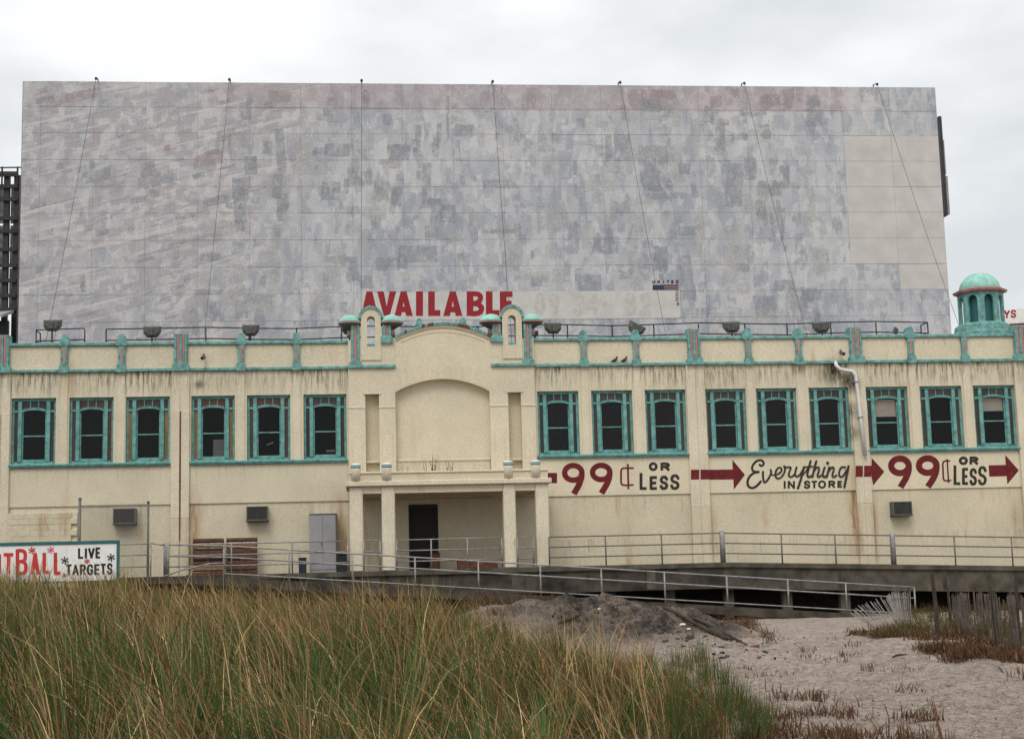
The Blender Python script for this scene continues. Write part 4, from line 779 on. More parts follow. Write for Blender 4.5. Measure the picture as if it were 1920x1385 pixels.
for ch, x in zip('UNITED', (1223.2, 1232.6, 1242.2, 1250.2, 1258.6, 1267.4)):
    p = Paint(YB); p.letter(ch, x, 525.2, x+(4.8 if ch != 'I' else 3.4), 531.2, 1.5); p.out('small_letter', 'blackpaint', bb)
bpoly('flag_blue', [(1223.8, 534), (1244.8, 534), (1244.8, 543.4), (1223.8, 543.4)], 'navy')
for y0 in (534, 538.6): bpoly('flag_stripe', [(1244.9, y0), (1271.8, y0), (1271.8, y0+2.4), (1244.9, y0+2.4)], 'redpaint')
bpoly('flag_stripe', [(1244.9, 542.6), (1266, 542.6), (1266, 543.6), (1244.9, 543.6)], 'redpaint')
for y0 in (543.6, 548.4, 552.8, 557.4, 561.8): bpoly('flag_stripe', [(1266.4, y0), (1272.2, y0), (1272.4, y0+2.2), (1266.6, y0+2.2)], 'redpaint')
p = Paint(YB); p.letter('O', 1268.8, 566.6, 1273.4, 573.0, 1.5); p.out('small_letter', 'blackpaint', bb)
M['ghost'] = mat('faded_tan_print', (.485, .46, .425), .8, .15, 5, (.53, .515, .49), .9, .1)
for ch, xa, xb in (('0', 1002, 1023), ('9', 1028, 1050), ('3', 1074, 1096), ('4', 1100, 1124), ('-', 1127, 1141), ('8', 1170, 1193), ('2', 1198, 1222)):
    p = Paint(YB); p.letter(ch, xa, 549, xb, 591, 8.5); p.out('faded_numeral', 'ghost', bb)
# torn remnants of older prints, worn through in places
def remnantmat(name, base):
    m, t, b, pos = newmat(name); flat = mapping(t, pos, (1, 0, 1)); sp_ = noise(t, flat, 15, 4, .9); c = ramp(t, sp_, .38, [v*.72 for v in base], .64, [v*1.18 for v in base]); t.links.new(c, b.inputs['Base Color']); b.inputs['Roughness'].default_value = .85
    b.inputs['Specular IOR Level'].default_value = .15; t.links.new(maprange(t, noise(t, mapping(t, flat, (1, 0, .7)), 2.6, 8, .8), .38, .62, .66, .0), b.inputs['Alpha']); return m
RM = [remnantmat('pale_print_remnant', (.60, .59, .575)), remnantmat('blue_grey_print_remnant', (.39, .41, .45)), remnantmat('rosy_print_remnant', (.47, .40, .405))]
RB = [MB(), MB(), MB()]; rr_ = random.Random(5)
for i in range(430):
    x = rr_.uniform(BX0+.2, 22.6); zb_ = rr_.uniform(12.2, 25.0); left = x+.25*(25-zb_) < -5.5; wd_ = min(rr_.lognormvariate(-.75, .75), 2.6); hh_ = min(rr_.lognormvariate(-.45, .65), 2.2)
    if left: wd_, hh_ = wd_*.9, hh_*.35
    if x+wd_ > 23.6 or zb_+hh_ > 25.38: continue
    k = 2 if (zb_ > 24.1 and x > -6) or (left and rr_.random() < .45) else (0 if rr_.random() < .55 else 1)
    sh = rr_.uniform(-.12, .12)*hh_ if not left else .0; sl = .25 if left else 0.0; E_ = []; jg = .012+.03*min(wd_, hh_)
    cs = [(x, zb_), (x+wd_, zb_+sl*wd_), (x+wd_+sh, zb_+hh_+sl*wd_), (x+sh, zb_+hh_)]
    for q in range(4):
        (xa, za), (xb, zb2) = cs[q], cs[(q+1) % 4]; n = 7
        for j in range(n): E_.append((xa+(xb-xa)*j/n+rr_.uniform(-jg, jg), BY-.0112-.000004*i, za+(zb2-za)*j/n+rr_.uniform(-jg, jg)))
    RB[k].add(E_, [tuple(range(len(E_)))])
for k in range(3): o = part('print_remnants', RB[k], RM[k], bb); o['kind'] = 'stuff'
# hoist brackets along the top edge, with their cables running forward to the roof
CAB = [((180, 152), (93, 598)), ((430, 160), (385, 600)), ((678, 156), (677, 585)), ((924, 160), (954, 560)), ((1163, 160), (1234, 545)), ((1396, 163), (1505, 590)), ((1645, 165), (1776, 540))]
CABL = ('thin dark cable slanting down the billboard end next to the steel tower', 'thin dark cable crossing the faded rosy part of the billboard', 'thin dark cable hanging straight down to the first red letter', 'thin dark cable ending above the last red letters', 'thin dark cable ending at the small flag on the billboard', 'thin dark cable between the small flag and the blank pale panels', 'thin dark cable crossing the blank pale panels of the billboard')
for k, (pa, pb) in enumerate(CAB):
    a = onY(*pa, BY-.35); a[2] = 25.47; b = onY(*pb, 9.5); d = (b-a); e = a+d*((9.6-a[2])/d[2])
    mb = MB(); mb.tube([(a[0], BY+.2, 25.30), (a[0], BY+.2, 25.62), (a[0], BY-.35, 25.50)], .03, 6); mb.lathe([(.05, 25.40), (.07, 25.46), (.05, 25.52)], a[0], BY-.35, 8); part('hoist_bracket', mb, 'steel_dark', bb)
    mb = MB(); pts = [a+(e-a)*s - np.array([0, 0, .35*math.sin(math.pi*s)]) for s in np.linspace(0, 1, 9)]; mb.tube(pts, .010, 5)
    cb = obj('hoist_cable', mb.mesh('hoist_cable', tuple(e)), 'rope', None, tuple(e)); tag(cb, CABL[k], 'cable', 'cables hanging before the billboard')
# catwalk rails before the board
CY = 12.6
def catwalk(label, pxs, ret=None):
    xs_ = [float(onY(x, 620, CY)[0]) for x in pxs]; zt = 12.98; zb = 11.86
    tk = thing('catwalk', label, 'catwalk', (xs_[0], CY, 9.6))
    mb = MB(); mb.box(xs_[0]-.15, xs_[-1]+.1, CY-.05, CY+.9, zb-.08, zb); part('walkway', mb, 'steel_dark', tk)
    for x in xs_:
        zz = zt+random.uniform(-.03, .03); mb = MB(); mb.tube([(x, CY, zb), (x, CY, zt)], .032, 6); part('post', mb, 'steel_dark', tk)
        mb = MB(); mb.tube([(x, CY+.4, 9.6), (x, CY+.4, zb-.08)], .05, 6); part('leg', mb, 'steel_dark', tk)
    for z in (zt, zt-.50):
        mb = MB(); mb.tube([(x, CY-.01, z+.05*math.sin(i*1.7)) for i, x in enumerate(xs_)], .028, 6); part('rail', mb, 'steel_dark', tk)
    e = xs_[0] if ret == 'l' else xs_[-1]
    mb = MB(); mb.tube([(e, CY+.85, zb), (e, CY+.85, zt)], .032, 6); part('post', mb, 'steel_dark', tk)
    for z in (zt-.02, zt-.5): mb = MB(); mb.tube([(e, CY, z), (e, CY+.85, z)], .026, 6); part('rail', mb, 'steel_dark', tk)
catwalk('short dark steel catwalk with rails at the steel tower end of the billboard', (68, 159), 'l')
catwalk('long dark steel catwalk with rails running before the billboard and its red lettering', (199, 386, 467, 556, 640, 722, 806, 896, 980, 1064, 1148, 1226, 1310, 1397, 1476, 1558, 1643, 1740), 'r')
# ------------------------------------------------------------------ floodlights behind the parapet
def floodlight(px, py, label, tilt=0.0, small=1.0, group='floodlights along the parapet', yaw=0.0):
    Y = .62; c = onY(px, py, Y); t_ = thing('floodlight', label, 'floodlight', (c[0], Y, 9.6), group)
    k = small; cz = c[2]; rot = lambda x, z: (c[0]+(x*math.cos(tilt)-z*math.sin(tilt))*k, cz+(x*math.sin(tilt)+z*math.cos(tilt))*k)
    mb = MB(); pr = [(-.31, .20), (.31, .20), (.30, -.03), (.17, -.20), (-.17, -.20), (-.30, -.03)]; pr2 = [(x*.72, z*.72+.03) for x, z in pr]
    q = [rot(*p) for p in pr]; q2 = [rot(*p) for p in pr2]; n = 6
    vs = [(x, Y-.12*k, z) for x, z in q2]+[(x, Y-.03*k, z) for x, z in q]+[(x, Y+.20*k, z+.06*k) for x, z in q]
    fs = [tuple(range(5, -1, -1))]+[(j*n+i, j*n+(i+1) % n, (j+1)*n+(i+1) % n, (j+1)*n+i) for j in range(2) for i in range(n)]; mb.add(vs, fs); part('housing', mb, 'lamp', t_)
    mb = MB(); mb.add([(x, Y+.198*k, z+.058*k) for x, z in q], [tuple(range(6))]); part('lens', mb, 'glass', t_)
    mb = MB(); mb.bbox(c[0]-.05*k, c[0]+.05*k, Y-.18*k, Y-.11*k, cz-.12*k, cz+.14*k, .01); part('ballast', mb, 'lamp', t_)
    mb = MB(); mb.tube([(c[0], Y, cz-.12*k), (c[0]-.01, Y, 9.6)], .03, 8); part('stand', mb, 'steel_dark', t_)
    mb = MB(); mb.tube([(c[0]+.08, Y, cz-.1), (c[0]+.13, Y+.02, cz-.28), (c[0]+.06, Y+.03, cz-.5), (c[0]+.02, Y+.02, 9.7)], .008, 5); part('wire', mb, 'rope', t_)
GL = 'grey trough floodlight standing upright on the parapet aimed at the billboard'
for x, y, lb in ((98, 611, 'grey trough floodlight standing before the short catwalk by the steel tower'), (285, 623, 'grey trough floodlight beside the striped pilaster above the rust streak'), (470, 620, 'grey trough floodlight on the parapet above the pallets and their wall air conditioner'),
    (655, 617, 'grey floodlight half hidden behind a pavilion canopy on the cabinet side'), (1037, 616, 'grey trough floodlight beside the pavilion canopy above the first painted price')): floodlight(x, y, lb)
floodlight(1193, 617, 'grey trough floodlight tilted sideways behind a teal parapet finial', -.5, group='floodlights along the parapet')
floodlight(1372, 614, 'grey floodlight with yellow weeds growing under it on the parapet', .05)
floodlight(1541, 614, 'grey trough floodlight leaning slightly above the white downspout', .08)
floodlight(1003, 626, 'small rounded floodlight tucked beside the pavilion canopy', .3, .45, 'small floodlights on the parapet')
floodlight(1680, 620, 'small narrow floodlight on the parapet beside the end of the catwalk', 1.2, .42, 'small floodlights on the parapet')
# ------------------------------------------------------------------ plants as blades and small leaves
def blades(root, L_, wd, lean, az, col, seg=3, tip=None):
    """curved tapering blades; all arguments are arrays of one length"""
    n = len(L_); ts = np.linspace(0, 1, seg+1); d = np.stack([np.cos(az), np.sin(az), np.zeros(n)], -1)
    wdir = np.stack([-np.sin(az+rng.normal(0, .9, n)), np.cos(az+rng.normal(0, .9, n)), np.zeros(n)], -1); V = []
    for i, t in enumerate(ts):
        c = root+np.array([0, 0, 1.0])*(L_*(t-.28*np.minimum(lean, 1.6)*t*t))[:, None]+d*(L_*lean*(.15*t+.62*t*t))[:, None]
        hw = (wd*(1-t**1.6)*.5)[:, None]
        if i < seg: V += [c-wdir*hw, c+wdir*hw]
        else: V.append(c)
    V = np.stack(V, 1); k = 2*seg+1; T = []
    for i in range(seg-1): T += [(2*i, 2*i+1, 2*i+3), (2*i, 2*i+3, 2*i+2)]
    T.append((2*seg-2, 2*seg-1, 2*seg)); T = np.array(T)
    F = (np.arange(n)[:, None, None]*k+T[None]).reshape(-1, 3); C_ = np.repeat(col, k, 0)
    if tip is not None:
        tv = np.array([ts[i//2] for i in range(2*seg)]+[1.0]); C_ = (col[:, None]*(1-tv[None, :, None]**1.5)+tip[:, None]*(tv[None, :, None]**1.5)).reshape(-1, 3)
    return V.reshape(-1, 3), F, C_
class Bunch:
    def __init__(s): s.V = []; s.F = []; s.C = []; s.n = 0
    def add(s, r): V, F, C_ = r; s.V.append(V); s.F.append(F+s.n); s.C.append(C_); s.n += len(V)
    def out(s, name, parent=None, off=(0, 0, 0)):
        me = bpy.data.meshes.new(name); fast_mesh(me, np.concatenate(s.V)-np.array(off)[None], np.concatenate(s.F), np.concatenate(s.C)); return obj(name, me, 'plant', parent)
PAL = np.array([(.036, .088, .026), (.062, .095, .028), (.13, .11, .042), (.30, .19, .09), (.20, .10, .048), (.10, .046, .025), (.56, .40, .20)])
def pick(n, w_): return PAL[rng.choice(len(PAL), n, p=np.array(w_)/sum(w_))]*rng.uniform(.72, 1.25, (n, 1))
def dune_grass():
    B = Bunch()
    # (from, to, tussocks per square metre, blades in each, blade width factor)
    for (ya, yb, cl, per, wmul) in ((-48.6, -44, 9, 50, 1.3), (-44, -38, 8.5, 50, 1.4), (-38, -32, 8, 48, 1.6), (-32, -26, 8.5, 46, 1.8), (-26, -19.5, 7.5, 36, 2.0)):
        x0 = -.34*(yb+54)-1; x1 = 6.2; area = (x1-x0)*(yb-ya); n = int(area*cl); cx = rng.uniform(x0, x1, n); cy = rng.uniform(ya, yb, n)
        e = dune_edge(cy)-cx; nn = noise2(cx, cy, .45, 6.6); n2 = noise2(cx, cy, 1.0, 9.9)
        pr = np.clip(smoothstep(-.6, 1.4, e+.9*nn)*1.05, 0, 1)*np.where(mound_h(cx, cy) > .45, .06, 1.0)*np.clip(1.0-.75*smoothstep(.05, .35, n2), 0, 1)
        k = rng.uniform(0, 1, n) < pr; cx, cy, e, nn = cx[k], cy[k], e[k], nn[k]; cz = terrain(cx, cy); nc = len(cx)
        ch = rng.uniform(.5, 1.25, nc)*(1-.16*smoothstep(-36, -28, cy))*(.68+.32*smoothstep(0, 2.5, e))*(1+.3*nn+.35*noise2(cx, cy, .95, 51.0))
        tint = np.clip(.38+1.2*noise2(cx, cy, .3, 21.0)+.035*(cy+36)+.045*cx+rng.normal(0, .22, nc), 0, 1)      # browner towards the crest and the right
        idx = np.repeat(np.arange(nc), per); N_ = len(idx)
        ang = rng.uniform(0, 2*math.pi, N_); rad = np.abs(rng.normal(0, .10, N_)); rx, ry = cx[idx]+rad*np.cos(ang), cy[idx]+rad*np.sin(ang)
        root = np.stack([rx, ry, cz[idx]-.03], -1)
        Ln = .86*ch[idx]*rng.uniform(.35, 1.2, N_)
        # each tussock fans outwards, and the wind lays all of them over towards the left
        wx_ = np.where(rng.uniform(0, 1, nc) < .75, -1.0, .4); wind = wx_*np.abs(rng.normal(.46, .26, nc)); wy = rng.normal(0, .18, nc)
        fan = rng.uniform(.10, .55, N_)*(.5+rad/.12*.5); bx = wind[idx]+fan*np.cos(ang)+rng.normal(0, .10, N_); by = wy[idx]+fan*np.sin(ang)+rng.normal(0, .10, N_)
        lean = np.minimum(np.hypot(bx, by), 1.5); az = np.arctan2(by, bx); snap = rng.uniform(0, 1, N_) < .14; lean = np.where(snap, rng.uniform(.9, 2.0, N_), lean); az = np.where(snap, rng.uniform(0, 6.28, N_), az)
        lum = (np.clip(1.3+.9*noise2(cx, cy, 1.1, 41.0), .45, 1.6)*rng.uniform(.55, 1.4, nc))[idx][:, None]*rng.uniform(.6, 1.4, (N_, 1))
        g = pick(N_, (5.5, 3.2, .9, .5, .6, 1.2, .25)); br = pick(N_, (1.1, 1.2, 1.5, 1.6, 2.4, 2.8, .7)); isb = (rng.uniform(0, 1, N_) < tint[idx])[:, None]; col = np.where(isb, br, g)*lum
        tp = np.where(rng.uniform(0, 1, (N_, 1)) < (.16+.26*smoothstep(-41, -29, cy))[idx][:, None], np.array([.37, .235, .12])*rng.uniform(.55, 1.3, (N_, 1)), col); col = col*.98
        wd = rng.uniform(.005, .0115, N_)*wmul
        B.add(blades(root, Ln, wd, lean, az, col, 3, tp))
    # straw coloured stalks that stand above the rest
    n = 2200; cy = rng.uniform(-47, -20, n); cx = rng.uniform(-.34*(cy+54)-1, 4.5); k = (dune_edge(cy)-cx > .5) & (mound_h(cx, cy) < .4); cx, cy = cx[k], cy[k]; n = len(cx)
    root = np.stack([cx, cy, terrain(cx, cy)-.02], -1)
    B.add(blades(root, rng.uniform(.8, 1.35, n), rng.uniform(.006, .011, n)*(1+.035*(cy+48)), np.abs(rng.normal(.6, .35, n)), rng.normal(math.pi, .9, n), np.array([.48, .325, .165])*rng.uniform(.55, 1.4, (n, 1)), 4))
    # dead thatch lying low between the tussocks
    n = 60000; cy = -49+29*rng.uniform(0, 1, n)**1.2; cx = rng.uniform(-.34*(cy+54)-1, 5.0); k = (dune_edge(cy)-cx+.6*noise2(cx, cy, .6, 3.3) > .1) & (mound_h(cx, cy) < .35); cx, cy = cx[k], cy[k]; n = len(cx)
    B.add(blades(np.stack([cx, cy, terrain(cx, cy)-.01], -1), rng.uniform(.15, .4, n), rng.uniform(.006, .012, n)*(1+.02*(cy+48)), rng.uniform(.6, 1.7, n), rng.uniform(0, 6.28, n), pick(n, (.6, .6, .6, .8, 1.8, 3.6, .1))*.75, 2))
    o = B.out('beach_grass'); tag(o, 'tall green and straw coloured beach grass covering the dune', 'grass', kind='stuff')
dune_grass()
def weedcloud(pts, hgt, per, cols, wmul=1.0, spread=.09):
    """low branching weeds: short stems with many small leaf blades"""
    pts = np.array(pts); n = len(pts); idx = np.repeat(np.arange(n), per); N_ = len(idx); h = hgt*rng.uniform(.5, 1.2, n)
    up = rng.uniform(0, 1, N_)**1.3; root = np.stack([pts[idx, 0]+rng.normal(0, spread, N_), pts[idx, 1]+rng.normal(0, spread, N_), pts[idx, 2]+up*h[idx]*.75-.01], -1)
    col = np.array(cols)[rng.integers(0, len(cols), N_)]*rng.uniform(.65, 1.3, (N_, 1))
    return blades(root, rng.uniform(.05, .13, N_)*(1+.8*up), rng.uniform(.008, .018, N_)*wmul, rng.uniform(.1, 1.3, N_), rng.uniform(0, 6.28, N_), col, 2)
RUST = [(.115, .052, .03), (.085, .042, .027), (.15, .075, .04), (.065, .042, .028), (.14, .095, .05), (.19, .13, .075)]
GREEN = [(.05, .085, .025), (.075, .10, .03), (.10, .09, .035)]
def region(n, quad, keep=None):
    """random ground points inside a photo quad (four pixels on the ground)"""
    out = []
    for _ in range(n):
        u, v = random.random(), random.random(); a, b, c, d = [np.array(q, float) for q in quad]; p = (a*(1-u)+b*u)*(1-v)+(d*(1-u)+c*u)*v
        g = onZ(p[0], p[1], .12); g[2] = 0; out.append(g)
    P = np.array(out); P[:, 2] = terrain(P[:, 0], P[:, 1]); q = noise2(P[:, 0], P[:, 1], .9, 14.0)
    return P[q > (-.12 if keep is None else keep)]
B = Bunch()
B.add(weedcloud(region(560, ((1600, 1190), (1930, 1205), (1930, 1268), (1760, 1238)), .10), .15, 36, RUST, 1.3, .13))
B.add(weedcloud(region(220, ((1650, 1180), (1925, 1170), (1925, 1205), (1640, 1205)), .02), .30, 36, RUST+GREEN, 1.2))
B.add(weedcloud(region(130, ((1690, 1150), (1920, 1140), (1920, 1170), (1690, 1170))), .35, 40, RUST+GREEN))
B.add(weedcloud(region(150, ((1330, 1150), (1420, 1158), (1450, 1225), (1380, 1200))), .20, 36, RUST))
B.add(weedcloud(region(150, ((1180, 1290), (1560, 1290), (1640, 1390), (1180, 1390)), .17), .14, 34, RUST))
B.add(weedcloud(region(60, ((1560, 1330), (1880, 1330), (1880, 1390), (1560, 1390)), .25), .12, 30, RUST))
B.add(weedcloud(region(240, ((1380, 1200), (1720, 1205), (1760, 1330), (1400, 1330)), .33), .08, 14, RUST))
P = np.array([(x, y, gz(x, y)) for x, y in zip(rng.uniform(1.6, 5.2, 230), rng.uniform(-19.9, -18.6, 230))]); B.add(weedcloud(P, .28, 34, RUST))
P = np.array([(x, y, gz(x, y)) for x, y in zip(rng.uniform(1.0, 3.0, 60), rng.uniform(-21.5, -19.0, 60))]); B.add(weedcloud(P, .2, 30, RUST+GREEN))
tag(B.out('dune_weeds'), 'low rust red dune weeds scattered over the sand', 'weeds', kind='stuff')
B = Bunch(); P = region(46, ((1700, 1165), (1925, 1178), (1925, 1225), (1700, 1195)), -1)
idx = np.repeat(np.arange(len(P)), 46); n = len(idx); B.add(blades(P[idx]+np.stack([rng.normal(0, .08, n), rng.normal(0, .08, n), np.zeros(n)], -1), rng.uniform(.2, .5, n), rng.uniform(.006, .011, n), np.abs(rng.normal(.4, .25, n)), rng.uniform(0, 6.28, n), pick(n, (3, 3, 1.5, .8, .6, .4, .1)), 3))
P = region(70, ((1215, 1230), (1330, 1235), (1480, 1390), (1270, 1390)), -1); idx = np.repeat(np.arange(len(P)), 34); n = len(idx)
B.add(blades(P[idx]+np.stack([rng.normal(0, .06, n), rng.normal(0, .06, n), np.zeros(n)], -1), rng.uniform(.25, .6, n), rng.uniform(.005, .009, n), np.abs(rng.normal(.35, .25, n)), rng.uniform(0, 6.28, n), pick(n, (4, 3, 1.5, .8, .6, .6, .1)), 3))
tag(B.out('sparse_grass'), 'thin green grass tufts at the edge of the sand path and below the slat fences', 'grass', kind='stuff')
# little dark bits of wrack on the sand
B = Bunch(); P = np.concatenate([region(2600, ((1150, 1180), (1920, 1160), (1920, 1390), (1300, 1390)), -1)]); n = len(P)
B.add(blades(P+np.array([0, 0, .006]), rng.uniform(.01, .07, n)*rng.uniform(.3, 1.3, n), rng.uniform(.005, .014, n), rng.uniform(1.2, 3.0, n), rng.uniform(0, 6.28, n), np.array([(.07, .045, .03), (.12, .07, .05), (.20, .15, .11), (.05, .035, .03)])[rng.integers(0, 4, n)], 2))
tag(B.out('beach_wrack'), 'dark twigs and wrack strewn over the pale sand', 'debris', kind='stuff')
# three brown stalks standing close to the camera
for k, (tx, ty, bx, wd_) in enumerate(((1746, 1308, 1766, .026), (1835, 1362, 1836, .012), (1881, 1364, 1880, .010))):
    d = 6.0; tp = CAM+ray(tx, ty)/FPX*d/1.0; bt = CAM+ray(bx, 1385)/FPX*d; dd = (bt-tp)/abs((bt-tp)[2]); g = gz(tp[0], tp[1]); bs = tp+dd*(tp[2]-g)
    bs[2] = g-.02; mb = MB(); pts = [bs+(tp-bs)*s for s in (0, .3, .6, .85, 1)]; mb.tube(pts, [wd_*.5, wd_*.5, wd_*.48, wd_*.32, .0006], 7)
    o = obj('dry_stalk', mb.mesh('dry_stalk', tuple(bs)), 'rust', None, tuple(bs), True); tag(o, 'thick brown reed blade with a pointed tip at the edge of the sand path' if k == 0 else 'thin dry brown stalk sticking up from the sand', 'plant', None if k == 0 else 'thin dry stalks by the path')
# ------------------------------------------------------------------ things on and around the building
def acunit(px0, py0, px1, py1, label, Y=-.32):
    a = onY(px0, py0, Y); b = onY(px1, py1, Y); x0, x1, z1, z0 = a[0], b[0], a[2], b[2]
    t_ = thing('air_conditioner', label, 'air conditioner', ((x0+x1)/2, .0, z0)); mb = MB(); mb.box(x0, x1, Y+.012, .06, z0, z1); part('case', mb, 'ac', t_)
    for (p, q, r, s) in ((x0, x1, z1-.035, z1), (x0, x1, z0, z0+.035), (x0, x0+.035, z0+.036, z1-.036), (x1-.035, x1, z0+.036, z1-.036)): mb = MB(); mb.box(p, q, Y-.012, Y+.0115, r, s); part('bezel', mb, 'ac', t_)
    mb = MB(); mb.box(x0+.035, x1-.035, Y+.006, Y+.0118, z0+.035, z1-.035); part('coil', mb, 'dark', t_)
    for i in range(1, 15): x = x0+.036+(x1-x0-.072)*i/15; mb = MB(); mb.box(x-.004, x+.004, Y-.004, Y+.0055, z0+.036, z1-.036); part('louvre', mb, 'lamp', t_)
    mb = MB(); mb.box(x0-.02, x1+.02, Y-.03, .05, z0-.03, z0-.001); part('bracket', mb, 'steel_dark', t_)
acunit(212, 953, 254, 981, 'window air conditioner in the wall behind the chain link panel')
acunit(462, 949, 502, 975, 'window air conditioner in the wall above the stacked pallets')
acunit(1674, 940, 1711, 965, 'window air conditioner in the wall below the second painted price')
# electrical cabinet
a = onY(580, 964, -.55); b = onY(630, 964, -.55); t_ = thing('utility_cabinet', 'tall grey metal utility cabinet with two doors standing on the deck', 'cabinet', ((a[0]+b[0])/2, -.3, DZ))
x0, x1, zt = a[0], b[0], a[2]; mb = MB(); mb.bbox(x0, x1, -.55, .04, DZ, zt, .012); part('case', mb, 'cabinet', t_)
xm = (x0+x1)/2
for p, q in ((x0+.02, xm-.005), (xm+.005, x1-.02)): mb = MB(); mb.bbox(p, q, -.568, -.551, DZ+.12, zt-.04, .006); dd_ = part('door', mb, 'cabinet', t_)
mb = MB(); mb.bbox(x0-.02, x1+.02, -.59, .045, zt+.001, zt+.03, .008); part('top', mb, 'cabinet', t_)
mb = MB(); mb.tube([(xm-.05, -.57, DZ+.95), (xm-.05, -.61, DZ+.95), (xm-.05, -.61, DZ+1.1), (xm-.05, -.57, DZ+1.1)], .01, 6); part('handle', mb, 'steel_dark', t_)
def crate(name, label, cat, px0, px1, pyt, Y, dep, m):
    a = onY(px0, pyt, Y); b = onY(px1, pyt, Y); t_ = thing(name, label, cat, ((a[0]+b[0])/2, Y+dep/2, DZ)); mb = MB(); mb.bbox(a[0], b[0], Y, Y+dep, DZ, a[2]-.03, .02); part('body', mb, m, t_)
    mb = MB(); mb.bbox(a[0]-.02, b[0]+.02, Y-.02, Y+dep+.02, a[2]-.029, a[2], .01); part('lid', mb, m, t_)
crate('storage_bin', 'small dark blue bin standing against the grey cabinet', 'bin', 560, 574, 1045, -.9, .3, 'bluebin')
crate('storage_box', 'black box between the grey cabinet and the porch column', 'box', 632, 652, 1038, -.6, .45, 'dark')
def pallet(px0, px1, pyt, label, m, Y, lean):
    a = onY(px0, pyt, Y); b = onY(px1, pyt, Y); W_ = b[0]-a[0]; H_ = a[2]-DZ; t_ = thing('wooden_pallet', label, 'pallet', (a[0], Y, DZ), 'pallets leaning on the wall'); t_.rotation_euler.x = -lean
    def P(name, x0, x1, y0, y1, z0, z1, mm): mb = MB(); mb.bbox(x0, x1, y0, y1, z0, z1, .006); obj(name, mb.mesh(name), mm, t_)
    for i in range(7):
        z = i*(H_-.10)/6; wv = .085+.03*random.random(); P('board', random.uniform(-.01, .01), W_+random.uniform(-.01, .01), -.022, -.001, z, z+wv, 'pallet_light' if random.random() < .28 else m)
    for k in (0, .47, .94): P('stringer', k*W_, k*W_+.05, 0, .09, 0, H_, m)
    for i in range(8): z = i*(H_-.13)/7; P('board', 0, W_, .091, .112, z, z+.135, 'post_dark')  # close-set rear boards coloured dark to paint the shade in the gaps
pallet(361, 419, 1010, 'reddish brown wooden pallet leaning on the wall beside the thick pilaster', 'pallet', -.62, .10)
pallet(424, 482, 1008, 'wooden pallet with pale broken boards leaning next to another pallet', 'pallet', -.55, .09)
# porch clutter: a broken planter and a crate by the door
def lumpy(mb, c, r, sq=(1, 1, .7), seed=0):
    n = 8; vs = []; fs = []
    for i in range(1, 5):
        th = math.pi*i/5
        for k in range(n):
            ph = 2*math.pi*k/n; d = Vector((math.sin(th)*math.cos(ph), math.sin(th)*math.sin(ph), math.cos(th))); rr_ = r*(1+.45*mnoise.noise(d*1.7+Vector((seed, seed*.3, 0)))); vs.append((c[0]+d.x*rr_*sq[0], c[1]+d.y*rr_*sq[1], c[2]+d.z*rr_*sq[2]))
    for i in range(3):
        for k in range(n): fs.append((i*n+k, (i+1)*n+k, (i+1)*n+(k+1) % n, i*n+(k+1) % n))
    fs += [tuple(range(n)), tuple(range(4*n-1, 3*n-1, -1))]; mb.add(vs, fs)
pa = onY(858, 1050, -1.2); pb = onY(934, 1050, -1.2)
t_ = thing('planter', 'long broken brown planter with rubble in the porch', 'planter', ((pa[0]+pb[0])/2, -1.0, DZ)); mb = MB(); mb.bbox(pa[0], pa[0]+.75, -1.2, -.8, DZ, DZ+.28, .02); part('trough', mb, 'rust', t_)
mb = MB(); mb.bbox(pa[0]+.77, pb[0], -1.15, -.85, DZ, DZ+.17, .02); part('trough', mb, 'rust', t_)
for i in range(9): mb = MB(); lumpy(mb, (pa[0]+.08+i*.155, -1.02+random.uniform(-.06, .06), DZ+(.27 if i < 5 else .16)), .10, (1, 1, .6), i*3.1); part('lump', mb, 'rust' if i != 4 else 'trash', t_)
crate('milk_crate', 'small red brown crate beside the dark door', 'crate', 806, 825, 1036, -.6, .35, 'rust')
# security cameras
def seccam(px, py, label, s=1, Y=-.02):
    c = onY(px, py, Y); t_ = thing('security_camera', label, 'camera', (c[0], 0, c[2])); mb = MB(); mb.lathe([(.05, c[2]+.10), (.05, c[2]+.14)], c[0], Y-.03, 10); part('mount', mb, 'ac', t_)
    mb = MB(); mb.tube([(c[0], .03, c[2]+.06), (c[0], Y-.10, c[2]+.10), (c[0], Y-.14, c[2]+.03)], .022, 6); part('arm', mb, 'ac', t_)
    mb = MB(); mb.tube([(c[0]+.02*s, Y-.10, c[2]+.02), (c[0]-.02*s, Y-.34, c[2]-.06)], .065, 10); part('housing', mb, 'lamp', t_); mb = MB(); mb.tube([(c[0]-.02*s, Y-.341, c[2]-.061), (c[0]-.021*s, Y-.35, c[2]-.064)], .05, 10); part('lens', mb, 'dark', t_)
seccam(382, 671, 'small dark security camera on the parapet beside a striped pilaster over the pallets'); seccam(1576, 663, 'small security camera on the parapet beside the white downspout top', -1)
# downspout
t_ = thing('downspout', 'white plastic downspout slanting down the wall between two window groups', 'pipe', (float(onY(1622, 856, -.2)[0]), -.2, 6.0))
q = [onY(1566, 678, -.04), onY(1568, 685, -.15), onY(1575, 692, -.2), onY(1598, 696, -.2), onY(1604, 703, -.22), onY(1613, 780, -.22), onY(1622.5, 854, -.22)]; mb = MB(); mb.tube(q, .07, 10); part('pipe', mb, 'pvc', t_, True)
for x, y in ((1605, 716), (1613.5, 782)): c = onY(x, y, -.22); mb = MB(); mb.bbox(c[0]-.09, c[0]+.09, -.30, -.05, c[2]-.025, c[2]+.025, .006); part('clamp', mb, 'galv', t_)
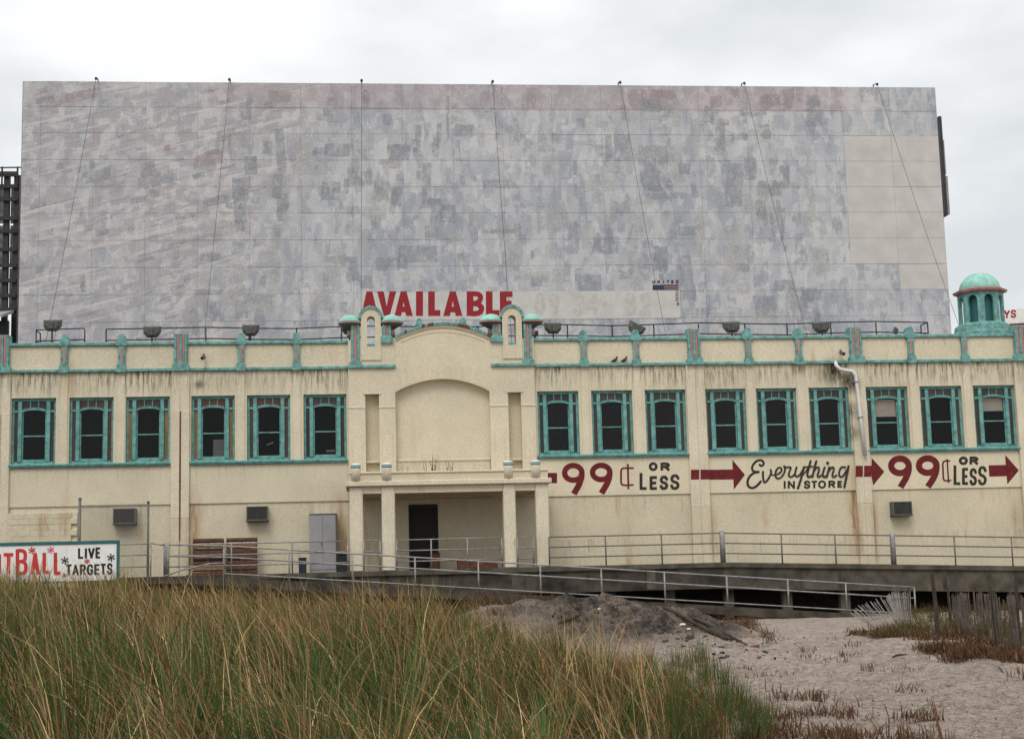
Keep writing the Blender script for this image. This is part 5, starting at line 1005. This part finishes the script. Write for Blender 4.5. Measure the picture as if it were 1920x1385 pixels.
# pigeons on the cornice
for x, f in ((1152, 1), (1170, 1)):
    c = onY(x, 681, -.07); z0 = Z_COR+.129; me_b = MB(); c = (c[0], -.06, z0); prof = [(-.13, .03, .012), (-.08, .065, .032), (-.02, .09, .052), (.04, .115, .055), (.075, .15, .04), (.085, .185, .03), (.10, .215, .034), (.125, .22, .022), (.15, .212, .006)]
    me_b.tube([(c[0]+a*f, c[1], c[2]+b) for a, b, r in prof], [r for a, b, r in prof], 10); t_ = thing('pigeon', 'dark pigeon perched on the teal cornice above the painted price', 'bird', c, 'pigeons on the cornice'); part('body', me_b, 'bird', t_, True)
    for s in (-.02, .02): mb = MB(); mb.tube([(c[0]+.0, c[1]+s, c[2]), (c[0]-.005, c[1]+s, c[2]+.06)], .006, 5); part('leg', mb, 'rust', t_)
# weeds on the balcony and on the parapet
def tuft(px, py, Y, z0, h, n, label, cols, spread=.12, name='weed_plant', group=None):
    c = onY(px, py, Y); c[2] = z0; root = np.tile(c, (n, 1))+np.stack([rng.normal(0, spread, n), rng.normal(0, .03, n), np.zeros(n)], -1)
    B = Bunch(); col = np.array(cols)[rng.integers(0, len(cols), n)]*rng.uniform(.7, 1.3, (n, 1)); B.add(blades(root, h*rng.uniform(.4, 1.1, n), np.full(n, .022), np.abs(rng.normal(.25, .25, n)), rng.uniform(0, 6.28, n), col, 3))
    k = n*3; st = rng.integers(0, n, k); up = rng.uniform(.2, .9, k); B.add(blades(root[st]+np.stack([rng.normal(0, .03, k), rng.normal(0, .03, k), up*h*.8], -1), rng.uniform(.03, .08, k), np.full(k, .016), rng.uniform(.2, 1.2, k), rng.uniform(0, 6.28, k), np.array(cols)[rng.integers(0, len(cols), k)], 2))
    o = B.out(name, None, tuple(c)); o.location = c; tag(o, label, 'plant', group)
DK = [(.045, .035, .025), (.07, .05, .03), (.05, .06, .025)]
tuft(810, 885, PF+.28, 5.05, 1.05, 22, 'tall dry weed clump growing behind the balcony wall', DK, .12); tuft(842, 885, PF+.28, 5.05, .85, 18, 'bushy dry weed on the balcony next to a taller clump', DK, .10)
tuft(758, 885, PF+.28, 5.05, .75, 12, 'sparse leaning weed on the balcony beside a blue capped pedestal', DK, .09)
tuft(1356, 624, .30, Z_COP+.0, .24, 26, 'yellow weeds growing on the coping under a floodlight', [(.30, .22, .02), (.16, .15, .02), (.06, .06, .02)], .14); tuft(1384, 624, .30, Z_COP+.0, .28, 26, 'dark and yellow weed tuft on the coping close to a teal finial', [(.05, .05, .02), (.22, .18, .02), (.04, .04, .02)], .12)
# ------------------------------------------------------------------ target sign
SY = -7.0
sa = onY(225, 1012, SY); ztp = sa[2]; xr = sa[0]; sb = onY(225, 1082, SY); zbt = sb[2]-.12; xl = xr-6.2
t_ = thing('target_sign', 'white painted sign with red and black lettering in a dark teal frame', 'sign', (xr-3, SY, .9)); mb = MB(); mb.box(xl, xr-.02, SY, SY+.03, zbt, ztp-.02); part('board', mb, 'white', t_)
fw = .095
for p_, q_, r_, s_ in ((xl, xr, ztp-fw, ztp), (xr-fw, xr, zbt, ztp-fw-.001), (xl, xr-fw-.001, zbt, zbt+.05)): mb = MB(); mb.bbox(p_, q_, SY-.03, SY-.001, r_, s_, .008); part('frame', mb, 'signframe', t_)
for x in (xl+.4, xl+2.4, xr-1.6, xr-.25): mb = MB(); mb.box(x-.05, x+.05, SY+.031, SY+.13, .3, ztp-.1); part('leg', mb, 'post_dark', t_)
T5 = lambda x, y: (x/5.053, 860+y/5.053); SL = SY-.003
for ch, b_ in (('T', (30, 890, 132, 1090)), ('B', (148, 852, 262, 1100)), ('A', (288, 885, 378, 1100)), ('L', (402, 882, 478, 1090)), ('L', (508, 880, 580, 1100)), ('N', (-110, 895, 10, 1090)), ('I', (-170, 895, -130, 1090)), ('A', (-290, 890, -190, 1090)), ('P', (-400, 870, -310, 1090))):
    p = Paint(SL, T5); p.letter(ch, *b_, 34); p.out('red_letter', 'signred', t_)
for ch, b_ in (('L', (738, 842, 792, 945)), ('I', (800, 842, 828, 945)), ('V', (834, 840, 898, 945)), ('E', (904, 836, 952, 942))): p = Paint(SL, T5); p.letter(ch, *b_, 21); p.out('black_letter', 'black', t_)
for ch, b_ in zip('TARGETS', ((622, 996, 682, 1104), (684, 998, 748, 1104), (756, 998, 814, 1102), (822, 996, 884, 1100), (892, 994, 946, 1098), (950, 990, 1006, 1096), (1012, 986, 1068, 1094))): p = Paint(SL, T5); p.letter(ch, *b_, 20); p.out('black_letter', 'black', t_)
for cx, cy, r, m in ((303, 866, 30, 'signred'), (480, 862, 30, 'signpink'), (615, 962, 32, 'navy'), (1052, 934, 32, 'navy'), (825, 968, 24, 'signred'), (606, 1104, 20, 'signred')):
    p = Paint(SL-.004, T5); p.disc(cx, cy, r*.4, r*.4)
    for k in range(6): an = k*math.pi/3+.4; p.stroke([(cx, cy), (cx+r*math.cos(an), cy+r*math.sin(an))], r*.34); p.disc(cx+r*.95*math.cos(an), cy+r*.95*math.sin(an), r*.25, r*.25)
    p.out('paint_splat', m, t_)
# ------------------------------------------------------------------ chain link panel
FY = -2.0; f0 = onY(150, 935, FY); f1 = onY(278, 941, FY); t_ = thing('chain_link_fence', 'chain link fence panel between two steel posts beside the block wall', 'fence', (f0[0], FY, 1.5)); ZF0 = 1.5
for q, n_ in ((f0, .045), (f1, .04)):
    mb = MB(); mb.tube([(q[0], FY, ZF0), (q[0], FY, q[2])], n_, 10); ps = part('post', mb, 'galv_dark', t_, True); mb = MB(); mb.lathe([(n_*1.3, q[2]-.03), (n_*1.3, q[2]+.02), (.01, q[2]+.05)], q[0], FY, 10); part('cap', mb, 'galv_dark', ps)
mb = MB(); ztw = f1[2]-.06; s = .062; Xa, Xb = f0[0]+.05, f1[0]-.05; Hh = ztw-ZF0
def clipseg(x0, sg):
    # wire from z=ZF0 going up at 45 degrees, clipped to the panel
    pts = []
    ta = max(0, (Xa-x0)/sg if sg > 0 else (Xb-x0)/sg); tb = min(Hh, (Xb-x0)/sg if sg > 0 else (Xa-x0)/sg)
    return (ta, tb) if tb > ta+.02 else None
for sg in (1, -1):
    x0 = Xa-Hh if sg > 0 else Xa
    while x0 < (Xb if sg > 0 else Xb+Hh):
        r_ = clipseg(x0, sg)
        if r_:
            ta, tb = r_; yy = FY+(.004 if sg > 0 else -.004); e = .0042; mb.add([(x0+sg*ta-e, yy, ZF0+ta), (x0+sg*ta+e, yy, ZF0+ta), (x0+sg*tb+e, yy, ZF0+tb), (x0+sg*tb-e, yy, ZF0+tb)], [(0, 1, 2, 3)])
        x0 += s*1.3
o = part('chain_link_mesh', mb, 'galv_dark', t_); o['kind'] = 'stuff'
for z in (ztw, ZF0+.05): mb = MB(); mb.tube([(Xa-.04, FY-.01, z), (Xb+.04, FY-.01, z)], .006, 5); part('tension_wire', mb, 'galv_dark', t_)
# ------------------------------------------------------------------ snow fences on the sand
slm = MB(); slm.bbox(-.019, .019, -.005, .005, 0, 1.15, .002); slat_me = slm.mesh('slat'); slat_me.materials.append(M['wood_grey'])
def snowfence(label, A, Bp, h, lean_fn, posts, spacing=.056, az_=None, tint='wood_grey', sxx=1.0, name='snow_fence'):
    A = np.array(A); Bp = np.array(Bp); ln = np.linalg.norm(Bp-A); n = int(ln/spacing); t_ = thing(name, label, 'fence', (A[0], A[1], gz(*A)))
    az = math.atan2(Bp[1]-A[1], Bp[0]-A[0]); base = wloc(t_); tops = []
    rz = az if az_ is None else az_
    for i in range(n+1):
        u = i/n; x, y = A+(Bp-A)*u; bow = .10*math.sin(u*9+A[0]); x -= math.sin(az)*bow; y += math.cos(az)*bow; z = gz(x, y)-.12
        side, fwd_, hh = lean_fn(u); o = obj('slat', slat_me, None, t_, Vector((x, y, z))-base); setmat(o, tint); o.scale.x = sxx*random.uniform(.8, 1.15); o.rotation_euler = (fwd_+random.uniform(-.05, .05), side+random.uniform(-.04, .04), rz); o.scale.z = (h+.12)/1.15*hh*random.uniform(.94, 1.04)
        R_ = o.rotation_euler.to_matrix(); tops.append([Vector((x, y, z))+R_ @ Vector((0, -.008, (h+.12)*hh*f)) for f in (.28, .55, .84)])
    for k in range(3): mb = MB(); mb.tube([p[k] for p in tops], .004, 4); part('wire', mb, 'rope', t_)
    for u, hp, tl in posts:
        x, y = A+(Bp-A)*u; z = gz(x, y); mb = MB(); mb.tube([(x, y+.05, z-.2), (x+tl, y+.05, z+hp)], .028, 8); part('post', mb, 'post_dark', t_)
g1 = on_ground(1785, 1192); g2 = on_ground(1868, 1200); g3 = on_ground(1872, 1218); g4 = on_ground(1945, 1236)
snowfence('grey slat snow fence standing behind green weeds near the ramp end', g1[:2], g2[:2], .88, lambda u: (random.uniform(-.03, .03), 0, 1), ((0, 1.05, 0), (.97, 1.0, 0)))
snowfence('weathered slat snow fence closest to the path with a dark post in it', g3[:2], g4[:2], .98, lambda u: (random.uniform(-.03, .03), .05, 1), ((.02, 1.0, 0), (.62, 1.12, 0)))
g5 = on_ground(1666, 1184); g6 = on_ground(1709, 1174)
M['slat_pale'] = mat('bleached_slat_wood', (.25, .225, .205), .9, .25, 6, (.10, .08, .07), .4, .4, 30)
snowfence('collapsed slat snow fence fanning over onto the sand path by the ramp', g5[:2], g6[:2], .92, lambda u: (-1.0*(1-u)**1.15, -.10*(1-u), 1), ((1.0, 1.0, 0),), spacing=.062, az_=0.0, sxx=.6, tint='slat_pale')
for px, py, hp, lb in ((1757, 1200, 1.25, 'dark leaning wooden post standing alone between the snow fences'),):
    g = on_ground(px, py); mb = MB(); mb.tube([(g[0], g[1], g[2]-.2), (g[0]+.02, g[1], g[2]+.6), (g[0]-.01, g[1]+.02, g[2]+hp)], [.045, .042, .038], 8); o = obj('fence_post', mb.mesh('fence_post', tuple(g)), 'post_dark', None, tuple(g)); tag(o, lb, 'post')
# ------------------------------------------------------------------ rubble, sticks and litter on the mound
for i in range(46):
    u = random.random(); px = 1120+u*300+random.uniform(-60, 60); py = 1135+u*85+random.uniform(-8, 28); g = on_ground(px, py); r = random.uniform(.02, .05)*(1.6 if i % 9 == 0 else 1); mb = MB(); lumpy(mb, (0, 0, 0), r, (random.uniform(1, 1.7), 1, random.uniform(.7, 1.0)), i*1.7)
    o = obj('rubble_chunk', mb.mesh('rubble_chunk'), 'asphalt' if i % 7 else 'rust', None, (g[0], g[1], g[2]+r*.1)); o.rotation_euler.z = random.uniform(-.8, .4); tag(o, 'dark broken chunk of rubble lying on the dirty sand mound' if i % 7 else 'reddish brick chunk lying on the dirty sand mound', 'rubble', 'rubble on the mound' if i % 7 else 'brick pieces on the mound')
for k, (x0, y0, x1, y1, r, lb) in enumerate(((1050, 1170, 1090, 1153, .05, 'dark driftwood log half buried in the near side of the mound'), (1245, 1140, 1330, 1186, .045, 'long dark plank lying along the crest of the mound'), (1300, 1160, 1400, 1210, .04, 'dark plank sliding down the end of the mound'), (1330, 1185, 1362, 1200, .08, 'short thick brown log at the foot of the mound'), (1585, 1192, 1640, 1182, .018, 'thin dark stick lying before the collapsed fence'), (1672, 1234, 1700, 1227, .016, 'thin twisted twig lying on the open sand'))):
    a = on_ground(x0, y0); b = on_ground(x1, y1); a[2] += r*.3; b[2] += r*.3; m_ = (a+b)/2; m_[2] += .03; mb = MB(); mb.tube([a, (a+m_)/2+np.array([0, 0, .015]), m_, b], [r*.8, r, r*.95, r*.6], 8); o = obj('driftwood', mb.mesh('driftwood', tuple(a)), 'post_dark', None, tuple(a), True); tag(o, lb, 'driftwood')
for k, (px, py, r, lb) in enumerate(((938, 1119, .065, 'white crumpled litter at the bottom of the ramp railing on the mound'), (926, 1129, .04, 'small white scrap at the edge of the tall grass'), (1280, 1172, .05, 'white crumpled paper on the dark end of the mound'), (1292, 1180, .035, 'small white paper scrap below a larger crumpled paper'), (1124, 1142, .03, 'pale scrap near the top of the mound'), (1785, 1202, .03, 'small white pebble sized scrap among the rust red weeds'))):
    g = on_ground(px, py); mb = MB(); lumpy(mb, (0, 0, 0), r, (1.3, 1, .6), k*5.3+1); o = obj('litter', mb.mesh('litter'), 'trash', None, (g[0], g[1], g[2]+r*.3)); tag(o, lb, 'litter')
# loose clods and shell bits over the dirty mound
B = Bunch(); n = 900; u = rng.uniform(0, 1, n); xs_ = np.interp(u, [0, .25, .6, .85, 1], [3.2, 4.9, 6.3, 6.9, 7.4])+rng.normal(0, .9, n); ys_ = np.interp(u, [0, .25, .6, .85, 1], [-20, -20.8, -22, -24.3, -27.3])+rng.normal(0, .9, n); zs2 = terrain(xs_, ys_)
r_ = rng.uniform(.006, .02, n)*np.where(rng.uniform(0, 1, n) < .06, 1.8, 1); T4v = np.array([(1, 1, 1), (-1, -1, 1), (-1, 1, -1), (1, -1, -1)])*.75; an = rng.uniform(0, 6.28, n)
Vt = T4v[None]*rng.uniform(.6, 1.5, (n, 4, 1))*r_[:, None, None]; Vr = Vt.copy(); Vr[..., 0] = Vt[..., 0]*np.cos(an)[:, None]-Vt[..., 1]*np.sin(an)[:, None]; Vr[..., 1] = Vt[..., 0]*np.sin(an)[:, None]+Vt[..., 1]*np.cos(an)[:, None]
Vr += np.stack([xs_, ys_, zs2+r_*.3], -1)[:, None]; Fq = (np.arange(n)[:, None, None]*4+np.array([(0, 1, 2), (0, 3, 1), (0, 2, 3), (1, 3, 2)])[None]).reshape(-1, 3)
cl = np.array([(.03, .025, .022), (.05, .04, .033), (.10, .08, .065), (.2, .16, .13), (.5, .46, .42), (.12, .055, .035)])[rng.choice(6, n, p=(.38, .30, .20, .07, .02, .03))]
B.add((Vr.reshape(-1, 3), Fq, np.repeat(cl, 4, 0))); tag(B.out('soil_clods'), 'dark soil clods and shell bits covering the dirty sand mound', 'soil', kind='stuff')
# ------------------------------------------------------------------ cupola on the roof
KY = 6.0; kc = onY(1838, 560, KY); cx = float(kc[0]); t_ = thing('cupola', 'teal octagonal cupola with a ribbed dome and arched openings on the roof', 'cupola', (cx, KY, 9.6)); A0 = math.pi/8
mb = MB(); mb.lathe([(1.25, 9.6), (1.25, 11.30), (1.16, 11.36), (1.12, 11.62), (1.0, 11.72)], cx, KY, 8, A0); part('base', mb, 'teal', t_)
for k in range(8):
    a0 = A0+k*math.pi/4+math.pi/8; d = Vector((math.cos(a0), math.sin(a0), 0)); e = Vector((-d.y, d.x, 0)); o = Vector((cx, KY, 0))+d*(1.08*math.cos(math.pi/8)); mb = MB()
    mb.add([o+e*.30+Vector((0, 0, 11.40))+d*.012, o-e*.30+Vector((0, 0, 11.40))+d*.012, o-e*.30+Vector((0, 0, 11.58))+d*.004, o+e*.30+Vector((0, 0, 11.58))+d*.004], [(0, 1, 2, 3)]); part('ornament_panel', mb, 'signframe' if k % 2 else 'teal_light', t_)
RD = .93; z0, zs_, z1 = 11.70, 12.68, 12.98
for k in range(8):      # each face: two jambs and an arched head
    a0 = A0+k*math.pi/4+math.pi/8; d = Vector((math.cos(a0), math.sin(a0), 0)); e = Vector((-d.y, d.x, 0)); ap = RD*math.cos(math.pi/8); hwf = RD*math.sin(math.pi/8); hw = .20; mb = MB(); o = Vector((cx, KY, 0))
    def pr(poly):
        n = len(poly); vs = [o+d*ap+e*x+Vector((0, 0, z)) for x, z in poly]+[o+d*(ap-.12)+e*x*.9+Vector((0, 0, z)) for x, z in poly]; mb.add(vs, [tuple(range(n)), tuple(range(2*n-1, n-1, -1))]+[(i, (i+1) % n, n+(i+1) % n, n+i) for i in range(n)])
    pr([(-hwf, z0), (-hw, z0), (-hw, zs_), (-hwf, zs_)]); pr([(hw, z0), (hwf, z0), (hwf, zs_), (hw, zs_)]); pr([(hwf, zs_+.0005), (hwf, z1), (-hwf, z1), (-hwf, zs_+.0005)]+[(-hw*math.cos(math.pi*j/8), zs_+.0005+hw*math.sin(math.pi*j/8)) for j in range(9)])
    part('drum_face', mb, 'teal', t_)
mb = MB(); mb.lathe([(.93, 12.981), (1.08, 13.03), (1.12, 13.12), (1.0, 13.16)], cx, KY, 8, A0); part('eave', mb, 'pink', t_)
prof = [(.84*math.cos(i*math.pi/18), 13.14+.76*math.sin(i*math.pi/18)) for i in range(9)]+[(.02, 13.905)]; mb = MB(); mb.lathe(prof, cx, KY, 32); dm = part('dome', mb, 'teal_light', t_, True)
for k in range(16):
    a0 = k*math.pi/8; mb = MB(); mb.tube([(cx+(r+.004)*math.cos(a0), KY+(r+.004)*math.sin(a0), z) for r, z in prof[:-1]], .014, 5); part('rib', mb, 'teal_light', dm)
mb = MB(); mb.lathe([(.66, 11.72), (.66, 12.97)], cx, KY, 16); part('core', mb, 'signframe', t_)  # added dark cylinder, painting the shaded inside behind the arched openings
# ------------------------------------------------------------------ neighbours: steel sign tower, side board, far shop sign
LY = 19.0; t_ = thing('sign_tower', 'dark steel frame tower with grey panels beyond the end of the billboard', 'tower', (float(onY(0, 500, LY)[0]), LY, 9.6)); X_ = lambda px, py=450: float(onY(px, py, LY)[0]); Zp = lambda py: float(onY(15, py, LY)[2])
for px in (-70, -40, -12, 12, 31): mb = MB(); mb.box(X_(px)-.13, X_(px)+.13, LY-.2, LY+.1, 9.6, Zp(330)); part('column', mb, 'steel_dark', t_)
for py in (328, 352, 376, 412, 436, 470, 500, 528, 556, 582): mb = MB(); mb.box(X_(-75), X_(34), LY-.32, LY-.201, Zp(py)-.09, Zp(py)+.09); part('beam', mb, 'steel_dark', t_)
for i, (pa_, pb_) in enumerate(((-70, -40), (-40, -12), (-12, 12), (12, 31))):
    for ya, yb in ((345, 420), (420, 500), (500, 580)): mb = MB(); mb.box(X_(pa_)+.15, X_(pb_)-.15, LY+.11, LY+.16, Zp(yb)+.05, Zp(ya)-.05); part('panel', mb, 'panelgrey', t_)
for px in (4, 33): mb = MB(); mb.tube([(X_(px), LY-.3, Zp(352)), (X_(px), LY-.3, Zp(316))], .05, 6); part('rail_post', mb, 'steel_dark', t_)
mb = MB(); mb.tube([(X_(-75), LY-.3, Zp(319)), (X_(40), LY-.3, Zp(317))], .035, 6); part('rail', mb, 'steel_dark', t_)
mb = MB(); mb.tube([(X_(-75), LY-.3, Zp(335)), (X_(40), LY-.3, Zp(333))], .035, 6); part('rail', mb, 'steel_dark', t_)
mb = MB(); mb.hexa([(X_(-60), LY-2.6, Zp(612)), (X_(32), LY-2.6, Zp(612)), (X_(32), LY-.4, Zp(590)), (X_(-60), LY-.4, Zp(600)), (X_(-60), LY-2.6, Zp(606)), (X_(32), LY-2.6, Zp(607)), (X_(32), LY-.4, Zp(585)), (X_(-60), LY-.4, Zp(594))]); part('sloping_roof', mb, 'panelgrey', t_)
mb = MB(); mb.box(X_(-75), X_(34), LY-1.6, LY-1.4, 9.6, Zp(612)); part('lower_wall', mb, 'steel_dark', t_)
SBY = 20.0; a = onY(1759, 218, SBY); b = onY(1771, 402, SBY); t_ = thing('side_billboard', 'thin dark edge of a second billboard set at right angles beyond the big one', 'billboard', (a[0]+.1, SBY, 9.6))
mb = MB(); mb.box(a[0]+.02, a[0]+.18, SBY, SBY+7.0, b[2], a[2]); part('face', mb, 'steel_dark', t_); mb = MB(); mb.box(a[0]+.181, a[0]+.42, SBY+.3, SBY+6.8, b[2]+.1, (a[2]+b[2])/2-.5); part('panel', mb, 'panelgrey', t_); mb = MB(); mb.box(a[0]+.181, a[0]+.36, SBY+.3, SBY+6.8, (a[2]+b[2])/2-.4, a[2]-1.2); part('panel', mb, 'panelgrey', t_)
for y in (SBY+1.5, SBY+5.5): mb = MB(); mb.box(a[0]+.03, a[0]+.17, y, y+.2, 9.6, b[2]-.001); part('post', mb, 'steel_dark', t_)
NY = 42.0; a = onY(1872, 582, NY); b = onY(1872, 606, NY); c = onY(1872, 640, NY)
t_ = thing('distant_store', 'distant store with a white fascia board and maroon roof beside the cupola', 'building', (a[0]+8, NY, 0)); wd_ = 22
mb = MB(); mb.box(a[0]-1.0, a[0]+wd_, NY+1.5, NY+14, 0, c[2]+1); part('wall', mb, 'panelgrey', t_)
mb = MB(); mb.hexa([(a[0]-1.6, NY-2.0, c[2]-.5), (a[0]+wd_, NY-2.0, c[2]+.2), (a[0]+wd_, NY+.3, b[2]+1.0), (a[0]-1.2, NY+.3, b[2]-.3), (a[0]-1.6, NY-2.0, c[2]-.3), (a[0]+wd_, NY-2.0, c[2]+.4), (a[0]+wd_, NY+.3, b[2]+1.2), (a[0]-1.2, NY+.3, b[2]-.1)]); part('roof', mb, 'maroon', t_)
mb = MB(); mb.add([(a[0]-.8, NY+.35, b[2]-.2), (a[0]+wd_, NY+.35, b[2]+1.2), (a[0]+wd_, NY+.35, a[2]+1.7), (a[0]-.8, NY+.35, a[2]-.02), (a[0]-.8, NY+.6, b[2]-.2), (a[0]+wd_, NY+.6, b[2]+1.2), (a[0]+wd_, NY+.6, a[2]+1.7), (a[0]-.8, NY+.6, a[2]-.02)], [(0, 1, 2, 3), (7, 6, 5, 4), (0, 4, 5, 1), (1, 5, 6, 2), (2, 6, 7, 3), (3, 7, 4, 0)]); part('fascia_board', mb, 'white', t_)
p = Paint(NY+.33); p.letter('Y', 1882.5, 581.5, 1893.5, 596.5, 3.0); p.out('letter', 'billred', t_); p = Paint(NY+.33); p.letter('S', 1895, 580.5, 1905.5, 595.5, 2.8); p.out('letter', 'billred', t_)
